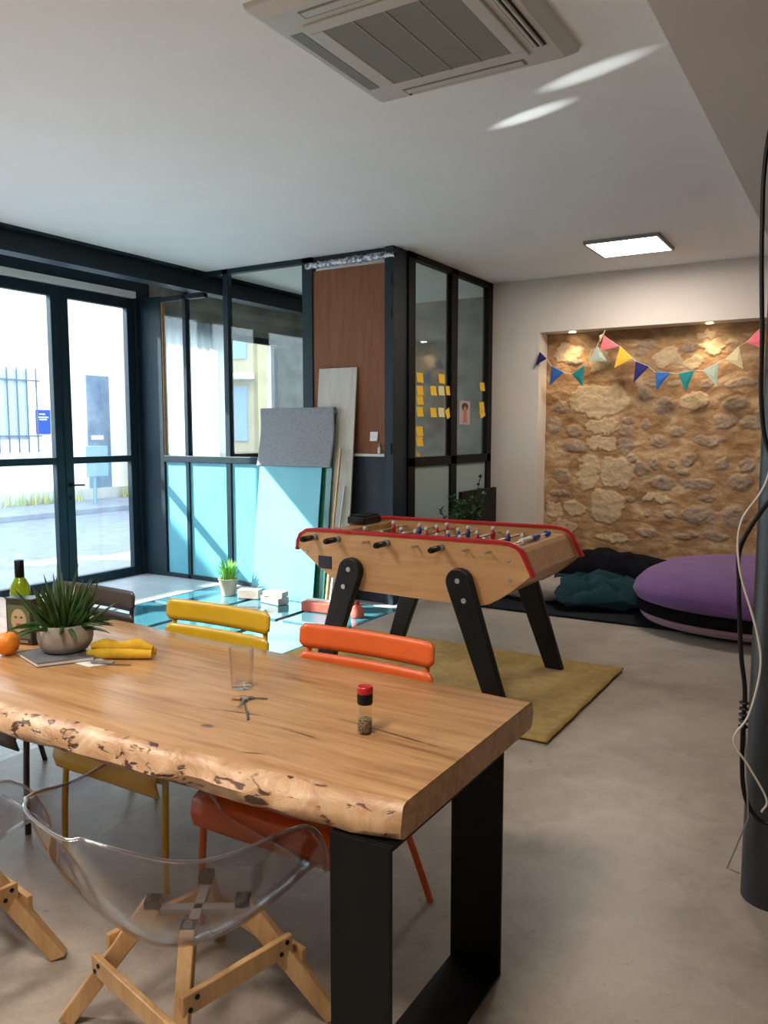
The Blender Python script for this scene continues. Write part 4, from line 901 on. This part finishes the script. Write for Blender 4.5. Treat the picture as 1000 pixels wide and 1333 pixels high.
# tin with oval emblem
t=thing('tin_box','dark rectangular tin with cream oval emblem behind the orange','tin',(-2.78,1.90,Z))
def rotbox(m,c,s,rz): m.box(c,s,(0,0,rz)); return m
rz=math.radians(14); tc_=Vector((-2.80,1.91,0))
rotbox(M(),(tc_.x,tc_.y,Z+.088),(.125,.065,.176),rz).build('body',noisy('tin_print',(.018,.020,.014),(.04,.04,.028),9,rough=.4),t,bevel=.006)
rotbox(M(),(tc_.x,tc_.y,Z+.178),(.128,.068,.008),rz).build('lid',pr('tin_lid',(.06,.07,.05),.35,.5),t,bevel=.003)
def decal(name,mat,cx_,cz_,rx,rz_,dep,n=24,poly=None):
    m=M(); pl=poly or [(cx_+rx*math.cos(2*PI*k/n),cz_+rz_*math.sin(2*PI*k/n)) for k in range(n)]
    m.prism(pl,'y',-.0325-dep,-.0325); Rm_=Matrix.Rotation(rz,3,'Z'); m.v=[Rm_@p+Vector((tc_.x,tc_.y,Z)) for p in m.v]; m.build(name,mat,t)
decal('emblem_border',pr('emblem_green',(.10,.13,.07),.5),0,0,0,0,.0010,poly=[(-.052,.025),(.052,.025),(.052,.155),(-.052,.155)])
decal('emblem',pr('emblem_cream',(.42,.33,.20),.5),0,.095,.036,.046,.0016)
decal('emblem_ring',pr('emblem_dark',(.05,.035,.02),.5),-.013,.108,.006,.004,.0022,12); decal('emblem_ring',bpy.data.materials['emblem_dark'],.013,.108,.006,.004,.0022,12)
decal('emblem_ring',pr('emblem_red',(.35,.06,.03),.5),0,.078,.014,.006,.0022,14)
decal('title_band',pr('emblem_band',(.22,.19,.11),.5),0,0,0,0,.0012,poly=[(-.04,.008),(.04,.008),(.04,.018),(-.04,.018)])
t=thing('green_bottle','green glass bottle with black cap standing behind the tin','bottle',(-2.95,2.0,Z))
M().lathe([(.034,0),(.040,.005),(.040,.17),(.037,.195),(.024,.222),(.0155,.235),(.0145,.25)],(-2.955,2.0,Z),28).build('glass',pr('green_bottle_glass',(.30,.48,.015),.08,trans=.55),t,smooth=50)
M().lathe([(.0175,.232),(.0185,.235),(.0185,.300),(.016,.303)],(-2.955,2.0,Z),20).build('cap',BLACK,t,smooth=40)
M().lathe([(.0405,.06),(.0405,.15)],(-2.955,2.0,Z),28,False,False).build('paper_label',pr('bottle_label',(.25,.30,.08),.6),t,smooth=60)
# yellow fabric bundle
t=thing('cloth_bundle','rolled mustard yellow cloth bundle tied with grey strap','cloth',(-2.27,2.0,Z))
def shrink(m):
    for p in m.v: p.x=-2.25+(p.x+2.25)*.84-.050; p.y=1.98+(p.y-1.98)*.84-.025
    return m
YC=noisy('mustard_cloth',(.58,.34,.012),(.70,.44,.03),18,rough=.85,bump=.3,bscale=60)
def lump(m,pts,rs,seed):
    P=smooth_path(pts,5); n=len(P); rr=[]
    for i in range(n):
        q=i/(n-1)*(len(rs)-1); k=int(min(q,len(rs)-2)); rr.append((rs[k]+(rs[k+1]-rs[k])*(q-k))*(1+.12*noise.noise(Vector((i*.9,seed,0)))))
    m.tube(P,rr,14)
m=M(); lump(m,[(-2.38,1.925,Z+.040),(-2.32,1.955,Z+.046),(-2.26,1.985,Z+.040),(-2.20,2.02,Z+.046),(-2.135,2.05,Z+.034)],[.012,.024,.019,.025,.012],1); shrink(m).build('upper_roll',YC,t,smooth=70)
m=M(); lump(m,[(-2.375,1.90,Z+.020),(-2.31,1.925,Z+.021),(-2.22,1.975,Z+.021),(-2.12,2.03,Z+.020)],[.012,.019,.019,.015],4); lump(m,[(-2.36,1.965,Z+.020),(-2.25,2.02,Z+.021),(-2.14,2.07,Z+.020)],[.012,.019,.013],6); shrink(m).build('lower_roll',YC,t,smooth=70)
t=thing('paper_slip','white paper slip lying beneath the yellow cloth bundle','paper',(-2.38,1.88,Z))
quad(M(),[(-2.44,1.825),(-2.31,1.815),(-2.27,1.89),(-2.40,1.91)],Z,Z+.0006).build('sheet',WHITE2,t)
t=thing('folding_knife','slim grey metal knife lying before the yellow cloth bundle','knife',(-2.28,1.88,Z))
m=M(); m.bar((-2.34,1.850,Z+.0065),(-2.26,1.882,Z+.0065),.016,.010); m.build('handle',GV,t,bevel=.003)
m=M(); m.bar((-2.26,1.882,Z+.005),(-2.20,1.905,Z+.005),.013,.002); m.build('blade',CHROME,t)
# tumbler
CLEAR=shellmat('clear_glassware',(.985,.985,.985),(.62,.63,.63),.8)
m=M(); R0=.040
m.lathe([(.030,0),(.034,.003),(.0375,.06),(.0405,.128),(.0395,.130),(.0383,.128),(.0355,.06),(.0315,.012),(.001,.009)],(-1.70,1.925,Z),36,True,False)
tag(m.build('glass_tumbler',CLEAR,None,smooth=50),'empty clear glass tumbler on table before the yellow chair','glass')
# keys
t=thing('key_bunch','small bunch of metal keys on ring beside the tumbler','keys',(-1.60,1.82,Z))
ring_=M(); ring_.tube([(-1.625+.014*math.cos(a),1.845+.014*math.sin(a),Z+.004) for a in [k*PI/8 for k in range(17)]],.0014,6,False); ring_.build('ring',CHROME,t,smooth=60)
def key(c,ang,l,mat,z):
    m=M(); d=Vector((math.cos(ang),math.sin(ang),0)); c=Vector((c[0],c[1],z)); n_=Vector((-d.y,d.x,0))
    m.lathe([(.011,0),(.011,.0025)],(c.x,c.y,z),14); m.bar(c+d*.008+Vector((0,0,.0012)),c+d*l+Vector((0,0,.0012)),.006,.0024)
    for q in(.6,.75,.9): m.bar(c+d*l*q+n_*.004+Vector((0,0,.0012)),c+d*(l*q+.004)+n_*.004+Vector((0,0,.0012)),.004,.0024)
    m.build('key',mat,t)
DK=pr('dark_key_metal',(.18,.17,.16),.35,.8)
key((-1.60,1.82),math.radians(-45),.165,DK,Z+.001); key((-1.60,1.85),math.radians(20),.055,DK,Z+.003); key((-1.605,1.83),math.radians(-65),.075,CHROME,Z+.005)
m=M(); m.box((-1.632,1.822,Z+.005),(.030,.018,.006),(0,0,.4)); m.build('fob',pr('fob_tan',(.35,.22,.13),.5),t,bevel=.002)
# pepper jar
t=thing('pepper_mill','small glass pepper jar with black collar and red cap','pepper mill',(-1.145,1.79,Z)); px_,py_=-1.145,1.797
M().lathe([(.019,0),(.0215,.004),(.0215,.030),(.019,.055),(.0185,.085)],(px_,py_,Z),24).build('jar',pane('jar_glass',(.93,.93,.90),1.2),t,smooth=50)
M().lathe([(.017,.003),(.0195,.006),(.0195,.030),(.0175,.040),(.001,.046)],(px_,py_,Z),24).build('peppercorns',noisy('peppercorns',(.03,.02,.012),(.36,.28,.18),240,rough=.8,bump=.6,bscale=300,lo=.4,hi=.6),t,smooth=50)
M().lathe([(.0205,.083),(.022,.086),(.022,.112),(.021,.114)],(px_,py_,Z),24).build('collar',BLACK,t,smooth=40)
M().lathe([(.0215,.113),(.0225,.116),(.0225,.129),(.020,.132),(.012,.130),(.001,.129)],(px_,py_,Z),24).build('cap',RED,t,smooth=40)

# ------------------------------------------------------------ light
w=bpy.data.worlds.new('sky'); SC.world=w; w.use_nodes=True; nt=w.node_tree; nt.nodes.clear()
bg=nt.nodes.new('ShaderNodeBackground'); ow=nt.nodes.new('ShaderNodeOutputWorld'); bg.inputs[0].default_value=(.62,.79,1,1); bg.inputs[1].default_value=5.0
nt.links.new(bg.outputs[0],ow.inputs[0])
def aim(o,d): o.rotation_euler=Vector(d).to_track_quat('-Z','Y').to_euler()
sun=bpy.data.lights.new('sun','SUN'); sun.energy=13; sun.angle=math.radians(.6); sun.color=(1,.96,.90); so=bpy.data.objects.new('sun',sun); COL.objects.link(so); so.location=(-12,0,9)
el=math.radians(37); az=math.radians(29); aim(so,(math.cos(el)*math.cos(az),math.cos(el)*math.sin(az),-math.sin(el)))
# added spots outside the door stand in for sun glints on the ceiling
for src,dst,e in(((-7.5,5.95,1.75),(-1.60,4.13,CH),75),((-7.5,5.75,1.75),(-1.18,3.80,CH),75)):
    l=bpy.data.lights.new('added_glint_spot','SPOT'); l.energy=e*38; l.spot_size=math.radians(1.35); l.spot_blend=1; l.shadow_soft_size=.004; l.color=(.95,1,1)
    o=bpy.data.objects.new('added_glint_spot',l); COL.objects.link(o); o.location=src; aim(o,Vector(dst)-Vector(src))
SC.view_settings.view_transform='Standard'; SC.view_settings.look='None'; SC.view_settings.exposure=.92; SC.view_settings.gamma=1
SC.cycles.max_bounces=14; SC.cycles.transmission_bounces=12; SC.cycles.transparent_max_bounces=16; SC.cycles.diffuse_bounces=5
SC.cycles.caustics_reflective=False; SC.cycles.caustics_refractive=False; SC.cycles.sample_clamp_indirect=6
